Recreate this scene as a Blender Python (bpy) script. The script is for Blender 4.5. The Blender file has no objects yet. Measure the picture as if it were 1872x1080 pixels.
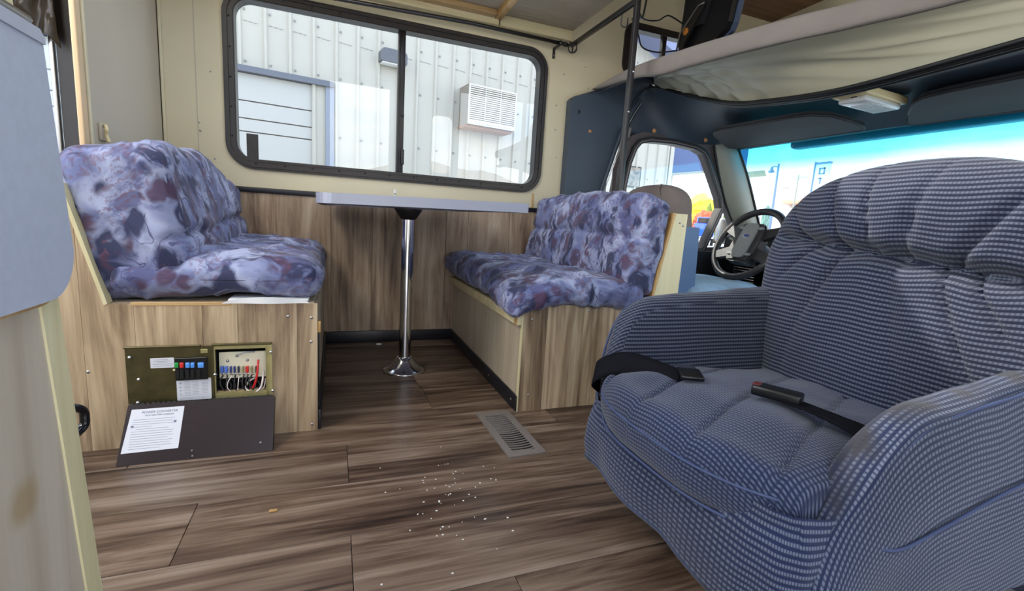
import bpy, bmesh, math, random
from mathutils import Vector, Matrix, Euler, noise
random.seed(7)
SC = bpy.context.scene
COL = SC.collection
PI = math.pi

# ---------------------------------------------------------------- camera
def cam_matrix(yaw, pitch, roll):
    f = Vector((math.sin(yaw)*math.cos(pitch), math.cos(yaw)*math.cos(pitch), -math.sin(pitch)))
    rt = Vector((math.cos(yaw), -math.sin(yaw), 0)); up = rt.cross(f)
    r2 = rt*math.cos(roll) + up*math.sin(roll); u2 = -rt*math.sin(roll) + up*math.cos(roll)
    return Matrix((r2, u2, -f)).transposed()
cd = bpy.data.cameras.new('camera'); cam = bpy.data.objects.new('camera', cd); COL.objects.link(cam)
cd.sensor_width = 36.0; cd.lens = 856.66/1872*36.0; cd.clip_start = 0.01; cd.clip_end = 500
cam.matrix_world = Matrix.Translation((0, 0, .68)) @ cam_matrix(.36856651, .15889391, .06280133).to_4x4()
SC.camera = cam

# ---------------------------------------------------------------- exposure, sky, sun, lamps
SC.view_settings.view_transform = 'Standard'; SC.view_settings.look = 'None'
SC.view_settings.gamma = 1; SC.view_settings.use_curve_mapping = False
SC.view_settings.exposure = 0.66
SKY_STRENGTH = 2.4
W = bpy.data.worlds.new('sky'); SC.world = W; W.use_nodes = True
nt = W.node_tree; nt.nodes.clear()
def N(nt, t, **k):
    n = nt.nodes.new(t)
    for a, b in k.items(): setattr(n, a, b)
    return n
def ramp(nt, stops, interp='LINEAR'):
    r = N(nt, 'ShaderNodeValToRGB'); r.color_ramp.interpolation = interp
    e = r.color_ramp.elements
    while len(e) < len(stops): e.new(.5)
    for i, (p, c) in enumerate(stops): e[i].position = p; e[i].color = c if len(c) == 4 else (*c, 1)
    return r
L = nt.links.new
tc = N(nt, 'ShaderNodeTexCoord'); sep = N(nt, 'ShaderNodeSeparateXYZ'); L(tc.outputs['Generated'], sep.inputs[0])
mp = N(nt, 'ShaderNodeMapping'); mp.inputs['Scale'].default_value = (1, 1, 3.2); L(tc.outputs['Generated'], mp.inputs[0])
nz = N(nt, 'ShaderNodeTexNoise'); nz.inputs['Scale'].default_value = 2.3; nz.inputs['Detail'].default_value = 7; nz.inputs['Roughness'].default_value = .55
L(mp.outputs[0], nz.inputs[0])
blue = ramp(nt, [(0, (1.0, 1.0, 1.0)), (.04, (.88, .94, 1.02)), (.14, (.58, .76, 1.02)), (1, (.36, .53, .90))])
L(sep.outputs['Z'], blue.inputs[0])
cl = ramp(nt, [(.44, (0, 0, 0)), (.60, (1, 1, 1))]); L(nz.outputs['Fac'], cl.inputs[0])
mx = N(nt, 'ShaderNodeMix', data_type='RGBA'); L(cl.outputs[0], mx.inputs[0]); L(blue.outputs[0], mx.inputs[6]); mx.inputs[7].default_value = (1.14, 1.12, 1.08, 1)
bg = N(nt, 'ShaderNodeBackground'); bg.inputs['Strength'].default_value = SKY_STRENGTH
L(mx.outputs[2], bg.inputs[0])
wo = N(nt, 'ShaderNodeOutputWorld'); L(bg.outputs[0], wo.inputs[0])

def lamp(name, kind, loc, energy, color=(1, 1, 1), size=1, size_y=None, rot=(0, 0, 0), **k):
    d = bpy.data.lights.new(name, kind); d.energy = energy; d.color = color
    if kind == 'AREA':
        d.size = size
        if size_y: d.shape = 'RECTANGLE'; d.size_y = size_y
    if kind == 'SUN': d.angle = size
    o = bpy.data.objects.new(name, d); o.location = loc; o.rotation_euler = rot; COL.objects.link(o)
    return o
lamp('sun', 'SUN', (0, 0, 8), 3.0, (1, .95, .86), .01, rot=(math.radians(-45), 0, math.radians(30)))
# unseen area light added as soft interior fill, out of frame
lamp('unseen_fill_light', 'AREA', (-1.05, .9, 1.95), 14, (1, .95, .88), .5, .5, rot=(0, math.radians(-35), 0))

# ---------------------------------------------------------------- object helpers
def _world_loc(o):
    v = Vector((0, 0, 0))
    while o: v += o.location; o = o.parent
    return v
def thing(name, label, cat, loc=(0, 0, 0), group=None):
    o = bpy.data.objects.new(name, None); COL.objects.link(o); o.location = loc
    o.empty_display_size = .05
    o['label'] = label; o['category'] = cat
    if group: o['group'] = group
    return o
def tag(o, label, cat, group=None):
    o['label'] = label; o['category'] = cat
    if group: o['group'] = group
    return o

class MB:
    def __init__(s): s.v = []; s.f = []; s.uv = {}; s.sm = []
    def add(s, vs, fs, smooth=False, uvs=None):
        b = len(s.v); s.v += [tuple(v) for v in vs]; s.f += [tuple(i+b for i in f) for f in fs]; s.sm += [smooth]*len(fs)
        if uvs:
            for i, u in enumerate(uvs): s.uv[b+i] = u
        return s
    def bm(s, bm, smooth=False, M=None):
        bm.verts.index_update()
        vs = [(M @ v.co if M else v.co.copy()) for v in bm.verts]
        fs = [[v.index for v in f.verts] for f in bm.faces]
        bm.free(); return s.add(vs, fs, smooth)
    def box(s, x0, x1, y0, y1, z0, z1, r=0, seg=2, M=None):
        bm = bmesh.new(); bmesh.ops.create_cube(bm, size=1)
        for v in bm.verts:
            v.co = Vector((x0+(v.co.x+.5)*(x1-x0), y0+(v.co.y+.5)*(y1-y0), z0+(v.co.z+.5)*(z1-z0)))
        if r > 0: bmesh.ops.bevel(bm, geom=bm.edges[:], offset=r, segments=seg, affect='EDGES', profile=.5)
        return s.bm(bm, r > 0 and seg > 1, M)
    def tube(s, pts, r, n=10, cap=True, closed=False):
        pts = [Vector(p) for p in pts]; m = len(pts); vs = []; fs = []
        rs = r if isinstance(r, (list, tuple)) else [r]*m
        t0 = (pts[1]-pts[0]).normalized()
        a = Vector((0, 0, 1)) if abs(t0.z) < .9 else Vector((1, 0, 0))
        nrm = t0.cross(a).normalized()
        for i, p in enumerate(pts):
            if closed: t = (pts[(i+1) % m]-pts[i-1]).normalized()
            else: t = (pts[min(i+1, m-1)]-pts[max(i-1, 0)]).normalized()
            nrm = (nrm - t*nrm.dot(t)).normalized(); b = t.cross(nrm)
            for k in range(n):
                w = 2*PI*k/n; vs.append(p+(nrm*math.cos(w)+b*math.sin(w))*rs[i])
        for i in range(m if closed else m-1):
            j = (i+1) % m
            for k in range(n): fs.append((i*n+k, i*n+(k+1) % n, j*n+(k+1) % n, j*n+k))
        if cap and not closed: fs += [tuple(range(n))[::-1], tuple((m-1)*n+k for k in range(n))]
        return s.add(vs, fs, True)
    def lathe(s, prof, c, n=24, axis='z', M=None, cap=True):
        vs = []; fs = []
        for r, h in prof:
            for k in range(n):
                w = 2*PI*k/n; p = Vector((r*math.cos(w), r*math.sin(w), h))
                if axis == 'x': p = Vector((p.z, p.x, p.y))
                if axis == 'y': p = Vector((p.x, p.z, p.y))
                if M: p = M @ p
                vs.append(p+Vector(c))
        for i in range(len(prof)-1):
            for k in range(n): fs.append((i*n+k, i*n+(k+1) % n, (i+1)*n+(k+1) % n, (i+1)*n+k))
        if cap: fs += [tuple(range(n)), tuple((len(prof)-1)*n+k for k in range(n))]
        return s.add(vs, fs, True)
    def plate(s, loops, fn, t0, t1):
        """flat plate with holes; loops of (a,b), fn(a,b,t)->xyz"""
        bm = bmesh.new()
        for lp in loops:
            vv = [bm.verts.new((a, b, 0)) for a, b in lp]
            for i in range(len(vv)): bm.edges.new((vv[i], vv[(i+1) % len(vv)]))
        bmesh.ops.triangle_fill(bm, use_beauty=True, use_dissolve=False, edges=bm.edges[:])
        bm.verts.index_update()
        P2 = [(v.co.x, v.co.y) for v in bm.verts]; F2 = [[v.index for v in f.verts] for f in bm.faces]
        E2 = [[v.index for v in e.verts] for e in bm.edges if len(e.link_faces) == 1]; bm.free()
        n = len(P2)
        vs = [fn(a, b, t0) for a, b in P2]+[fn(a, b, t1) for a, b in P2]
        fs = [tuple(f) for f in F2]+[tuple(i+n for i in f[::-1]) for f in F2]+[(a, b, b+n, a+n) for a, b in E2]
        return s.add(vs, fs)
    def prism(s, pts, fn, t0, t1): return s.plate([pts], fn, t0, t1)
    def grid(s, nu, nv, fn, smooth=True, closeu=False, closev=False, uv=None):
        """fn(u,v) u,v in 0..1"""
        mu = nu if closeu else nu+1; mv = nv if closev else nv+1; vs = []; uvs = []
        for i in range(mu):
            for j in range(mv):
                p = Vector(fn(i/nu, j/nv)); vs.append(p)
                if uv == 'arc': uvs.append((p.y, (uvs[-1][1]+(p-vs[-2]).length) if j else 0))
                elif uv: uvs.append(uv(i/nu, j/nv, p))
        fs = [(i*mv+j, ((i+1) % mu)*mv+j, ((i+1) % mu)*mv+(j+1) % mv, i*mv+(j+1) % mv) for i in range(nu) for j in range(nv)]
        return s.add(vs, fs, smooth, uvs if uv else None)
    def build(s, name, mat, parent=None, kind=None, label=None, recalc=True):
        me = bpy.data.meshes.new(name)
        off = _world_loc(parent) if parent else Vector((0, 0, 0))
        me.from_pydata([Vector(v)-off for v in s.v], [], s.f)
        me.polygons.foreach_set('use_smooth', s.sm)
        if s.uv:
            ul = me.uv_layers.new(name='UVMap')
            for l in me.loops: ul.data[l.index].uv = s.uv.get(l.vertex_index, (0, 0))
        if recalc:
            bm = bmesh.new(); bm.from_mesh(me); bmesh.ops.recalc_face_normals(bm, faces=bm.faces[:]); bm.to_mesh(me); bm.free()
        me.materials.append(mat); me.update()
        o = bpy.data.objects.new(name, me); COL.objects.link(o)
        if parent: o.parent = parent
        if kind: o['kind'] = kind
        if label: o['label'] = label
        return o
def struct(name, mb, mat): return mb.build(name, mat, None, 'structure')
XZ = lambda a, b, t: (a, t, b)
YZ = lambda a, b, t: (t, a, b)
XY = lambda a, b, t: (a, b, t)
def rrect(x0, x1, y0, y1, r, n=8):
    out = []
    rr = r if isinstance(r, (list, tuple)) else [r]*4     # bl, br, tr, tl
    for (cx, cy, a, q) in ((x0+rr[0], y0+rr[0], PI, rr[0]), (x1-rr[1], y0+rr[1], 1.5*PI, rr[1]), (x1-rr[2], y1-rr[2], 0, rr[2]), (x0+rr[3], y1-rr[3], .5*PI, rr[3])):
        if q <= 0: out.append((cx, cy)); continue
        for k in range(n+1):
            w = a+.5*PI*k/n; out.append((cx+q*math.cos(w), cy+q*math.sin(w)))
    return out
def lerp(a, b, t): return a+(b-a)*t
def tab(tb, x):
    """piecewise linear table [(x,y),...]"""
    if x <= tb[0][0]: return tb[0][1]
    for (a, p), (b, q) in zip(tb, tb[1:]):
        if x <= b: return lerp(p, q, (x-a)/(b-a))
    return tb[-1][1]
def smooth(a, b, x):
    t = max(0, min(1, (x-a)/(b-a))); return t*t*(3-2*t)
def spline(pts, n=8, closed=False):
    pts = [Vector(p) for p in pts]; out = []; m = len(pts)
    g = (lambda i: pts[i % m]) if closed else (lambda i: pts[max(0, min(m-1, i))])
    for i in range(m if closed else m-1):
        p0, p1, p2, p3 = g(i-1), g(i), g(i+1), g(i+2)
        for k in range(n):
            t = k/n
            out.append(.5*((2*p1)+(p2-p0)*t+(2*p0-5*p1+4*p2-p3)*t*t+(3*p1-p0-3*p2+p3)*t**3))
    if not closed: out.append(pts[-1].copy())
    return out
def dup(o, parent=None, d=(0, 0, 0), label=None):
    c = o.copy(); COL.objects.link(c); c.parent = parent if parent else o.parent
    c.location = o.location+Vector(d)
    if label: c['label'] = label
    return c

# ---------------------------------------------------------------- materials
def lin(c):
    return tuple(((x/255)/12.92 if x/255 <= .04045 else ((x/255+.055)/1.055)**2.4) for x in c)+(1,)
def newmat(name):
    m = bpy.data.materials.new(name); m.use_nodes = True; t = m.node_tree
    b = t.nodes['Principled BSDF']; return m, t, b
def mat(name, c, rough=.6, metal=0, var=0, vscale=6, bump=0, bscale=60, spec=.5, emit=0, coat=0):
    m, t, b = newmat(name); L = t.links.new
    b.inputs['Roughness'].default_value = rough; b.inputs['Metallic'].default_value = metal
    b.inputs['Specular IOR Level'].default_value = spec; b.inputs['Base Color'].default_value = lin(c)
    if coat: b.inputs['Coat Weight'].default_value = coat
    if emit: b.inputs['Emission Color'].default_value = lin(c); b.inputs['Emission Strength'].default_value = emit
    tc = N(t, 'ShaderNodeTexCoord')
    if var:
        nz = N(t, 'ShaderNodeTexNoise'); nz.inputs['Scale'].default_value = vscale; nz.inputs['Detail'].default_value = 5
        L(tc.outputs['Object'], nz.inputs[0])
        k = lambda f: tuple(min(1, x*f) for x in lin(c)[:3])+(1,)
        r = ramp(t, [(.3, k(1-var)), (.7, k(1+var))]); L(nz.outputs['Fac'], r.inputs[0]); L(r.outputs[0], b.inputs['Base Color'])
    if bump:
        n2 = N(t, 'ShaderNodeTexNoise'); n2.inputs['Scale'].default_value = bscale; n2.inputs['Detail'].default_value = 4
        L(tc.outputs['Object'], n2.inputs[0])
        bp = N(t, 'ShaderNodeBump'); bp.inputs['Strength'].default_value = bump; bp.inputs['Distance'].default_value = .003
        L(n2.outputs['Fac'], bp.inputs['Height']); L(bp.outputs[0], b.inputs['Normal'])
    return m
def wood(name, cols, axis='x', rough=.45, s=1.0, rnd=.25, stretch=12, streak=.35, bump=.15):
    m, t, b = newmat(name); L = t.links.new
    tc = N(t, 'ShaderNodeTexCoord'); oi = N(t, 'ShaderNodeObjectInfo')
    cb = N(t, 'ShaderNodeCombineXYZ')
    for i, f in enumerate((17.3, 9.1, 23.7)):
        mm = N(t, 'ShaderNodeMath', operation='MULTIPLY'); mm.inputs[1].default_value = f; L(oi.outputs['Random'], mm.inputs[0]); L(mm.outputs[0], cb.inputs[i])
    ad = N(t, 'ShaderNodeVectorMath', operation='ADD'); L(tc.outputs['Object'], ad.inputs[0]); L(cb.outputs[0], ad.inputs[1])
    def nzs(sa, sc, det, dist, rg=.6):
        mp = N(t, 'ShaderNodeMapping'); v = [sc*s]*3; v['xyz'.index(axis)] = sa*s; mp.inputs['Scale'].default_value = v
        L(ad.outputs[0], mp.inputs[0])
        n = N(t, 'ShaderNodeTexNoise'); n.inputs['Scale'].default_value = 1; n.inputs['Detail'].default_value = det
        n.inputs['Roughness'].default_value = rg; n.inputs['Distortion'].default_value = dist; L(mp.outputs[0], n.inputs[0]); return n
    a = nzs(stretch/12, stretch, 6, 2.4); f = nzs(3, 110, 4, .2); w = nzs(.9, 4.0, 3, 1.0); g = nzs(1.4, 30, 5, 1.6, .65)
    def mixv(x, y, k):
        q = N(t, 'ShaderNodeMix'); q.inputs[0].default_value = k; L(x, q.inputs[2]); L(y, q.inputs[3]); return q.outputs[0]
    v = mixv(a.outputs['Fac'], g.outputs['Fac'], streak)
    v = mixv(v, f.outputs['Fac'], .12); v = mixv(v, w.outputs['Fac'], .30)
    n = len(cols); r = ramp(t, [(.38+.24*i/(n-1), lin(c)) for i, c in enumerate(cols)]); L(v, r.inputs[0])
    hs = N(t, 'ShaderNodeHueSaturation'); L(r.outputs[0], hs.inputs['Color'])
    mr = N(t, 'ShaderNodeMapRange'); mr.inputs[3].default_value = 1-rnd; mr.inputs[4].default_value = 1+rnd
    L(oi.outputs['Random'], mr.inputs[0]); L(mr.outputs[0], hs.inputs['Value'])
    L(hs.outputs[0], b.inputs['Base Color']); b.inputs['Roughness'].default_value = rough
    bp = N(t, 'ShaderNodeBump'); bp.inputs['Strength'].default_value = bump; bp.inputs['Distance'].default_value = .002
    L(f.outputs['Fac'], bp.inputs['Height']); L(bp.outputs[0], b.inputs['Normal'])
    return m
def floral(name, dark=1.0):
    m, t, b = newmat(name); L = t.links.new
    tc = N(t, 'ShaderNodeTexCoord')
    wn = N(t, 'ShaderNodeTexNoise'); wn.inputs['Scale'].default_value = 7; wn.inputs['Detail'].default_value = 2; L(tc.outputs['Object'], wn.inputs[0])
    wm = N(t, 'ShaderNodeVectorMath', operation='MULTIPLY_ADD'); wm.inputs[1].default_value = (.13, .13, .13); L(wn.outputs['Color'], wm.inputs[0]); L(tc.outputs['Object'], wm.inputs[2])
    def layer(kind, sc, lo, hi, off=0, det=3, rot=(0, 0, 0), st=(1, 1, 1)):
        mp = N(t, 'ShaderNodeMapping'); mp.inputs['Location'].default_value = (off, off*.7, off*1.3); mp.inputs['Rotation'].default_value = rot; mp.inputs['Scale'].default_value = st
        L(wm.outputs[0], mp.inputs[0])
        if kind == 'n':
            n = N(t, 'ShaderNodeTexNoise'); n.inputs['Detail'].default_value = det; o = n.outputs['Fac']; n.inputs['Roughness'].default_value = .62
        else:
            n = N(t, 'ShaderNodeTexVoronoi', feature='F1'); o = n.outputs['Distance']
        n.inputs['Scale'].default_value = sc; L(mp.outputs[0], n.inputs[0])
        mr = N(t, 'ShaderNodeMapRange'); mr.inputs[1].default_value = lo; mr.inputs[2].default_value = hi; L(o, mr.inputs[0]); return mr.outputs[0]
    def mul(x, y):
        q = N(t, 'ShaderNodeMath', operation='MULTIPLY'); L(x, q.inputs[0])
        if isinstance(y, float): q.inputs[1].default_value = y
        else: L(y, q.inputs[1])
        return q.outputs[0]
    def over(base, fac, c):
        q = N(t, 'ShaderNodeMix', data_type='RGBA'); L(fac, q.inputs[0])
        if isinstance(base, tuple): q.inputs[6].default_value = lin(base)
        else: L(base, q.inputs[6])
        q.inputs[7].default_value = lin(c); return q.outputs[2]
    base = over((108, 116, 156), layer('n', 6, .44, .60, 3), (158, 165, 194))
    base = over(base, mul(layer('n', 10, .50, .58, 9.0, 5), .85), (80, 84, 124))
    blot = layer('v', 9, .52, .38, 2.3, st=(1, 2.2, 1), rot=(.4, .2, .6))
    gate = layer('n', 5, .36, .42, 5.5); streaks = layer('n', 40, .34, .46, 1.1, 2, st=(.25, 1, .5), rot=(.5, .3, .4))
    base = over(base, mul(mul(mul(blot, gate), streaks), .95), (44, 48, 78))
    blot2 = layer('v', 11, .50, .34, 7.9, st=(1.6, 1, 1), rot=(.2, .7, .1)); gate2 = layer('n', 6, .47, .52, 12.5)
    base = over(base, mul(mul(mul(blot2, gate2), streaks), .85), (78, 56, 78))
    speck = layer('n', 60, .54, .60, 4.4, 2); gate3 = layer('n', 7, .46, .54, 21.0)
    base = over(base, mul(mul(speck, gate3), .5), (108, 76, 92))
    # fine pen-like outlines
    ln = layer('n', 9, 0, 1, 31.0, 2)
    pp = N(t, 'ShaderNodeMath', operation='PINGPONG'); pp.inputs[1].default_value = .055; L(ln, pp.inputs[0])
    l2 = N(t, 'ShaderNodeMapRange'); l2.inputs[1].default_value = .010; l2.inputs[2].default_value = .003; L(pp.outputs[0], l2.inputs[0])
    g4 = layer('n', 5, .46, .52, 40.0)
    base = over(base, mul(mul(l2.outputs[0], g4), .8), (58, 58, 96))
    L(base, b.inputs['Base Color']); b.inputs['Roughness'].default_value = .85; b.inputs['Specular IOR Level'].default_value = .25
    b.inputs['Sheen Weight'].default_value = .15
    n2 = N(t, 'ShaderNodeTexNoise'); n2.inputs['Scale'].default_value = 15; n2.inputs['Detail'].default_value = 2; L(tc.outputs['Object'], n2.inputs[0])
    bp = N(t, 'ShaderNodeBump'); bp.inputs['Strength'].default_value = .35; bp.inputs['Distance'].default_value = .008
    L(n2.outputs['Fac'], bp.inputs['Height']); L(bp.outputs[0], b.inputs['Normal'])
    return m
def check(name, pu=.0066, pv=.0098, lo=(30, 36, 58), hi=(94, 101, 118), colw=.5, soil=False):
    """woven upholstery: rows of pale dashes on navy, UV in metres"""
    m, t, b = newmat(name); L = t.links.new
    uvn = N(t, 'ShaderNodeUVMap'); sp = N(t, 'ShaderNodeSeparateXYZ'); L(uvn.outputs[0], sp.inputs[0])
    def sn(o, p, ph=0):
        q = N(t, 'ShaderNodeMath', operation='MULTIPLY_ADD'); q.inputs[1].default_value = 2*PI/p; q.inputs[2].default_value = ph; L(o, q.inputs[0])
        s = N(t, 'ShaderNodeMath', operation='SINE'); L(q.outputs[0], s.inputs[0]); return s.outputs[0]
    r = sn(sp.outputs[1], pv); c = sn(sp.outputs[0], pu)
    mr = N(t, 'ShaderNodeMapRange'); mr.inputs[1].default_value = -.35; mr.inputs[2].default_value = .55; L(r, mr.inputs[0])
    mc = N(t, 'ShaderNodeMapRange'); mc.inputs[1].default_value = -.9; mc.inputs[2].default_value = .2; mc.inputs[3].default_value = colw; L(c, mc.inputs[0])
    q = N(t, 'ShaderNodeMath', operation='MULTIPLY'); L(mr.outputs[0], q.inputs[0]); L(mc.outputs[0], q.inputs[1])
    tc = N(t, 'ShaderNodeTexCoord')
    nz = N(t, 'ShaderNodeTexNoise'); nz.inputs['Scale'].default_value = 3; nz.inputs['Detail'].default_value = 4; L(tc.outputs['Object'], nz.inputs[0])
    x = N(t, 'ShaderNodeMix', data_type='RGBA'); L(q.outputs[0], x.inputs[0]); x.inputs[6].default_value = lin(lo); x.inputs[7].default_value = lin(hi)
    dirt = ramp(t, [(.35, (.80, .78, .74)), (.62, (1, 1, 1))]); L(nz.outputs['Fac'], dirt.inputs[0])
    y = N(t, 'ShaderNodeMix', data_type='RGBA', blend_type='MULTIPLY'); y.inputs[0].default_value = .8; L(x.outputs[2], y.inputs[6]); L(dirt.outputs[0], y.inputs[7])
    out = y.outputs[2]
    if soil:
        av = N(t, 'ShaderNodeMath', operation='ABSOLUTE'); L(sp.outputs[1], av.inputs[0])
        m1 = N(t, 'ShaderNodeMapRange'); m1.inputs[1].default_value = .034; m1.inputs[2].default_value = .012; L(av.outputs[0], m1.inputs[0])
        n3 = N(t, 'ShaderNodeTexNoise'); n3.inputs['Scale'].default_value = 14; n3.inputs['Detail'].default_value = 5; L(tc.outputs['Object'], n3.inputs[0])
        m2 = N(t, 'ShaderNodeMapRange'); m2.inputs[1].default_value = .42; m2.inputs[2].default_value = .62; L(n3.outputs['Fac'], m2.inputs[0])
        m3 = N(t, 'ShaderNodeMath', operation='MULTIPLY'); L(m1.outputs[0], m3.inputs[0]); L(m2.outputs[0], m3.inputs[1])
        z = N(t, 'ShaderNodeMix', data_type='RGBA'); L(m3.outputs[0], z.inputs[0]); L(out, z.inputs[6]); z.inputs[7].default_value = lin((44, 44, 52)); out = z.outputs[2]
    L(out, b.inputs['Base Color']); b.inputs['Roughness'].default_value = .9; b.inputs['Specular IOR Level'].default_value = .2; b.inputs['Sheen Weight'].default_value = .2
    bp = N(t, 'ShaderNodeBump'); bp.inputs['Strength'].default_value = .5; bp.inputs['Distance'].default_value = .0015
    L(q.outputs[0], bp.inputs['Height']); L(bp.outputs[0], b.inputs['Normal'])
    return m
def glass(name, tint=(1, 1, 1), grad=None, refl=.05):
    m = bpy.data.materials.new(name); m.use_nodes = True; t = m.node_tree; t.nodes.clear(); L = t.links.new
    tr = N(t, 'ShaderNodeBsdfTransparent'); tr.inputs[0].default_value = (*tint, 1)
    gl = N(t, 'ShaderNodeBsdfGlossy'); gl.inputs['Roughness'].default_value = 0
    lw = N(t, 'ShaderNodeLayerWeight'); lw.inputs[0].default_value = .5
    pw = N(t, 'ShaderNodeMath', operation='POWER'); pw.inputs[1].default_value = 5; L(lw.outputs['Facing'], pw.inputs[0])
    k = N(t, 'ShaderNodeMath', operation='MULTIPLY_ADD'); k.inputs[1].default_value = .92; k.inputs[2].default_value = refl; k.use_clamp = True; L(pw.outputs[0], k.inputs[0])
    mx = N(t, 'ShaderNodeMixShader'); L(k.outputs[0], mx.inputs[0]); L(tr.outputs[0], mx.inputs[1]); L(gl.outputs[0], mx.inputs[2])
    if grad:
        tc = N(t, 'ShaderNodeTexCoord'); sp = N(t, 'ShaderNodeSeparateXYZ'); L(tc.outputs['Object'], sp.inputs[0])
        mr = N(t, 'ShaderNodeMapRange'); mr.inputs[1].default_value = grad[0]; mr.inputs[2].default_value = grad[1]; L(sp.outputs[2], mr.inputs[0])
        r = ramp(t, [(0, (*tint, 1)), (.25, (.62, .9, .98, 1)), (.6, (.12, .60, .84, 1)), (1, (.07, .52, .68, 1))]); L(mr.outputs[0], r.inputs[0]); L(r.outputs[0], tr.inputs[0])
    o = N(t, 'ShaderNodeOutputMaterial'); L(mx.outputs[0], o.inputs[0]); return m

M_cream = mat('cream_wall', (206, 196, 166), .55, var=.05, vscale=3, bump=.05)
M_grey_wall = mat('partition_panel', (184, 174, 156), .6, var=.04, vscale=3)
M_wains = wood('wainscot_laminate', [(78, 60, 47), (118, 96, 76), (150, 127, 104), (170, 149, 125), (186, 168, 146)], 'z', .5, rnd=.10, stretch=8, streak=.28)
M_bench = wood('bench_laminate', [(84, 66, 50), (130, 108, 84), (168, 145, 116), (190, 168, 137), (204, 186, 156)], 'z', .5, rnd=.13, stretch=9, streak=.3)
M_floor = wood('floor_laminate', [(34, 22, 17), (62, 46, 36), (94, 75, 61), (122, 103, 87), (146, 129, 113)], 'x', .33, rnd=.12, stretch=9.5, streak=.36)
M_ply = wood('pale_plywood', [(156, 142, 122), (176, 162, 140), (190, 178, 158)], 'z', .6, rnd=.03, stretch=8)
M_pale = wood('pale_pine', [(196, 184, 140), (212, 202, 160), (222, 214, 178)], 'z', .55, rnd=.03, stretch=6)
M_palex = wood('pale_pine_rail', [(186, 168, 124), (206, 192, 150), (218, 206, 170)], 'x', .55, rnd=.03, stretch=6)
M_oak = wood('oak_trim', [(150, 112, 62), (182, 144, 88), (204, 168, 112)], 'z', .45, rnd=.05, stretch=8)
M_oakx = wood('oak_trim_rail', [(150, 116, 70), (184, 148, 98), (204, 172, 124)], 'x', .45, rnd=.05, stretch=8)
M_washed = wood('washed_cabinet_wood', [(168, 154, 136), (186, 174, 156), (198, 188, 172)], 'z', .5, rnd=.02, stretch=6)
def add_stain(m, c, r, col):
    t = m.node_tree; L = t.links.new; b = t.nodes['Principled BSDF']; src = b.inputs['Base Color'].links[0].from_socket
    tc = N(t, 'ShaderNodeTexCoord'); d = N(t, 'ShaderNodeVectorMath', operation='DISTANCE'); d.inputs[1].default_value = c; L(tc.outputs['Object'], d.inputs[0])
    nz = N(t, 'ShaderNodeTexNoise'); nz.inputs['Scale'].default_value = 22; L(tc.outputs['Object'], nz.inputs[0])
    a = N(t, 'ShaderNodeMath', operation='MULTIPLY_ADD'); a.inputs[1].default_value = r*.9; L(nz.outputs['Fac'], a.inputs[0]); L(d.outputs['Value'], a.inputs[2])
    mr = N(t, 'ShaderNodeMapRange'); mr.inputs[1].default_value = r*1.5; mr.inputs[2].default_value = r*.8; mr.inputs[4].default_value = .6; L(a.outputs[0], mr.inputs[0])
    x = N(t, 'ShaderNodeMix', data_type='RGBA'); L(mr.outputs[0], x.inputs[0]); L(src, x.inputs[6]); x.inputs[7].default_value = lin(col); L(x.outputs[2], b.inputs['Base Color'])
add_stain(M_washed, (.2, .187, .360), .030, (158, 128, 82))
M_board = wood('cabinet_underside', [(142, 130, 112), (158, 146, 128), (170, 158, 140)], 'x', .3, rnd=.03, stretch=14)
M_ceilwood = wood('bunk_ceiling_wood', [(92, 66, 50), (120, 88, 68), (142, 108, 84)], 'x', .5, rnd=.1)
M_black = mat('black_vinyl_trim', (24, 24, 30), .4)
M_wframe = mat('dark_window_frame', (34, 30, 30), .35, bump=.05)
M_blackmetal = mat('black_painted_steel', (32, 31, 32), .35, spec=.6)
M_chrome = mat('chrome', (222, 222, 225), .13, 1)
M_alu = mat('brushed_steel', (180, 180, 182), .3, 1)
M_lam = mat('grey_laminate', (176, 180, 196), .5, var=.035, vscale=60)
M_flap = mat('speckled_laminate', (178, 184, 202), .55, var=.04, vscale=90, bump=.05, bscale=200)
M_floral = floral('floral_cover')
M_check = check('checked_upholstery')
M_check2 = check('checked_upholstery_loose', .0080, .0102, lo=(30, 40, 72), hi=(98, 107, 128), colw=.2, soil=True)
M_check_s = check('checked_upholstery_seat', .0078, .0078, lo=(30, 39, 68), hi=(84, 94, 120), colw=.25)
M_piping = mat('navy_piping', (70, 80, 112), .85, spec=.2)
M_navy = mat('navy_cab_lining', (60, 72, 86), .5, var=.06, vscale=4, bump=.1, bscale=150)
M_navyd = mat('navy_headliner', (50, 62, 76), .55, var=.1, vscale=5)
M_visor = mat('sun_visor_vinyl', (42, 43, 48), .65)
M_pillar = mat('grey_pillar_trim', (138, 140, 130), .5, bump=.1, bscale=150)
M_rubber = mat('rubber_seal', (16, 16, 18), .5)
M_mattress = mat('grey_bunk_pad', (132, 124, 118), .9, var=.05, vscale=9, bump=.3, bscale=90)
M_vinyl = mat('cream_vinyl', (176, 172, 150), .42, var=.07, vscale=5, bump=.1, bscale=40)
M_seat_g = mat('grey_velour', (116, 106, 102), .95, var=.08, vscale=10)
M_seat_b = mat('blue_vinyl', (88, 116, 154), .55)
M_seatc = mat('faded_blue_cover', (150, 178, 200), .9, var=.18, vscale=14)
M_dash = mat('black_dash', (22, 24, 28), .6)
M_wheel = mat('steering_wheel_leather', (46, 44, 46), .4, bump=.1)
M_hub = mat('grey_airbag_plastic', (128, 130, 130), .5)
M_carpet = mat('cab_carpet', (26, 32, 44), .95, bump=.5, bscale=200)
M_belt = mat('black_belt_webbing', (12, 12, 18), .8, bump=.2, bscale=300, spec=.12)
M_white = mat('white_plastic', (228, 226, 220), .5)
M_ivory = mat('ivory_plastic', (226, 208, 160), .45)
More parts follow.
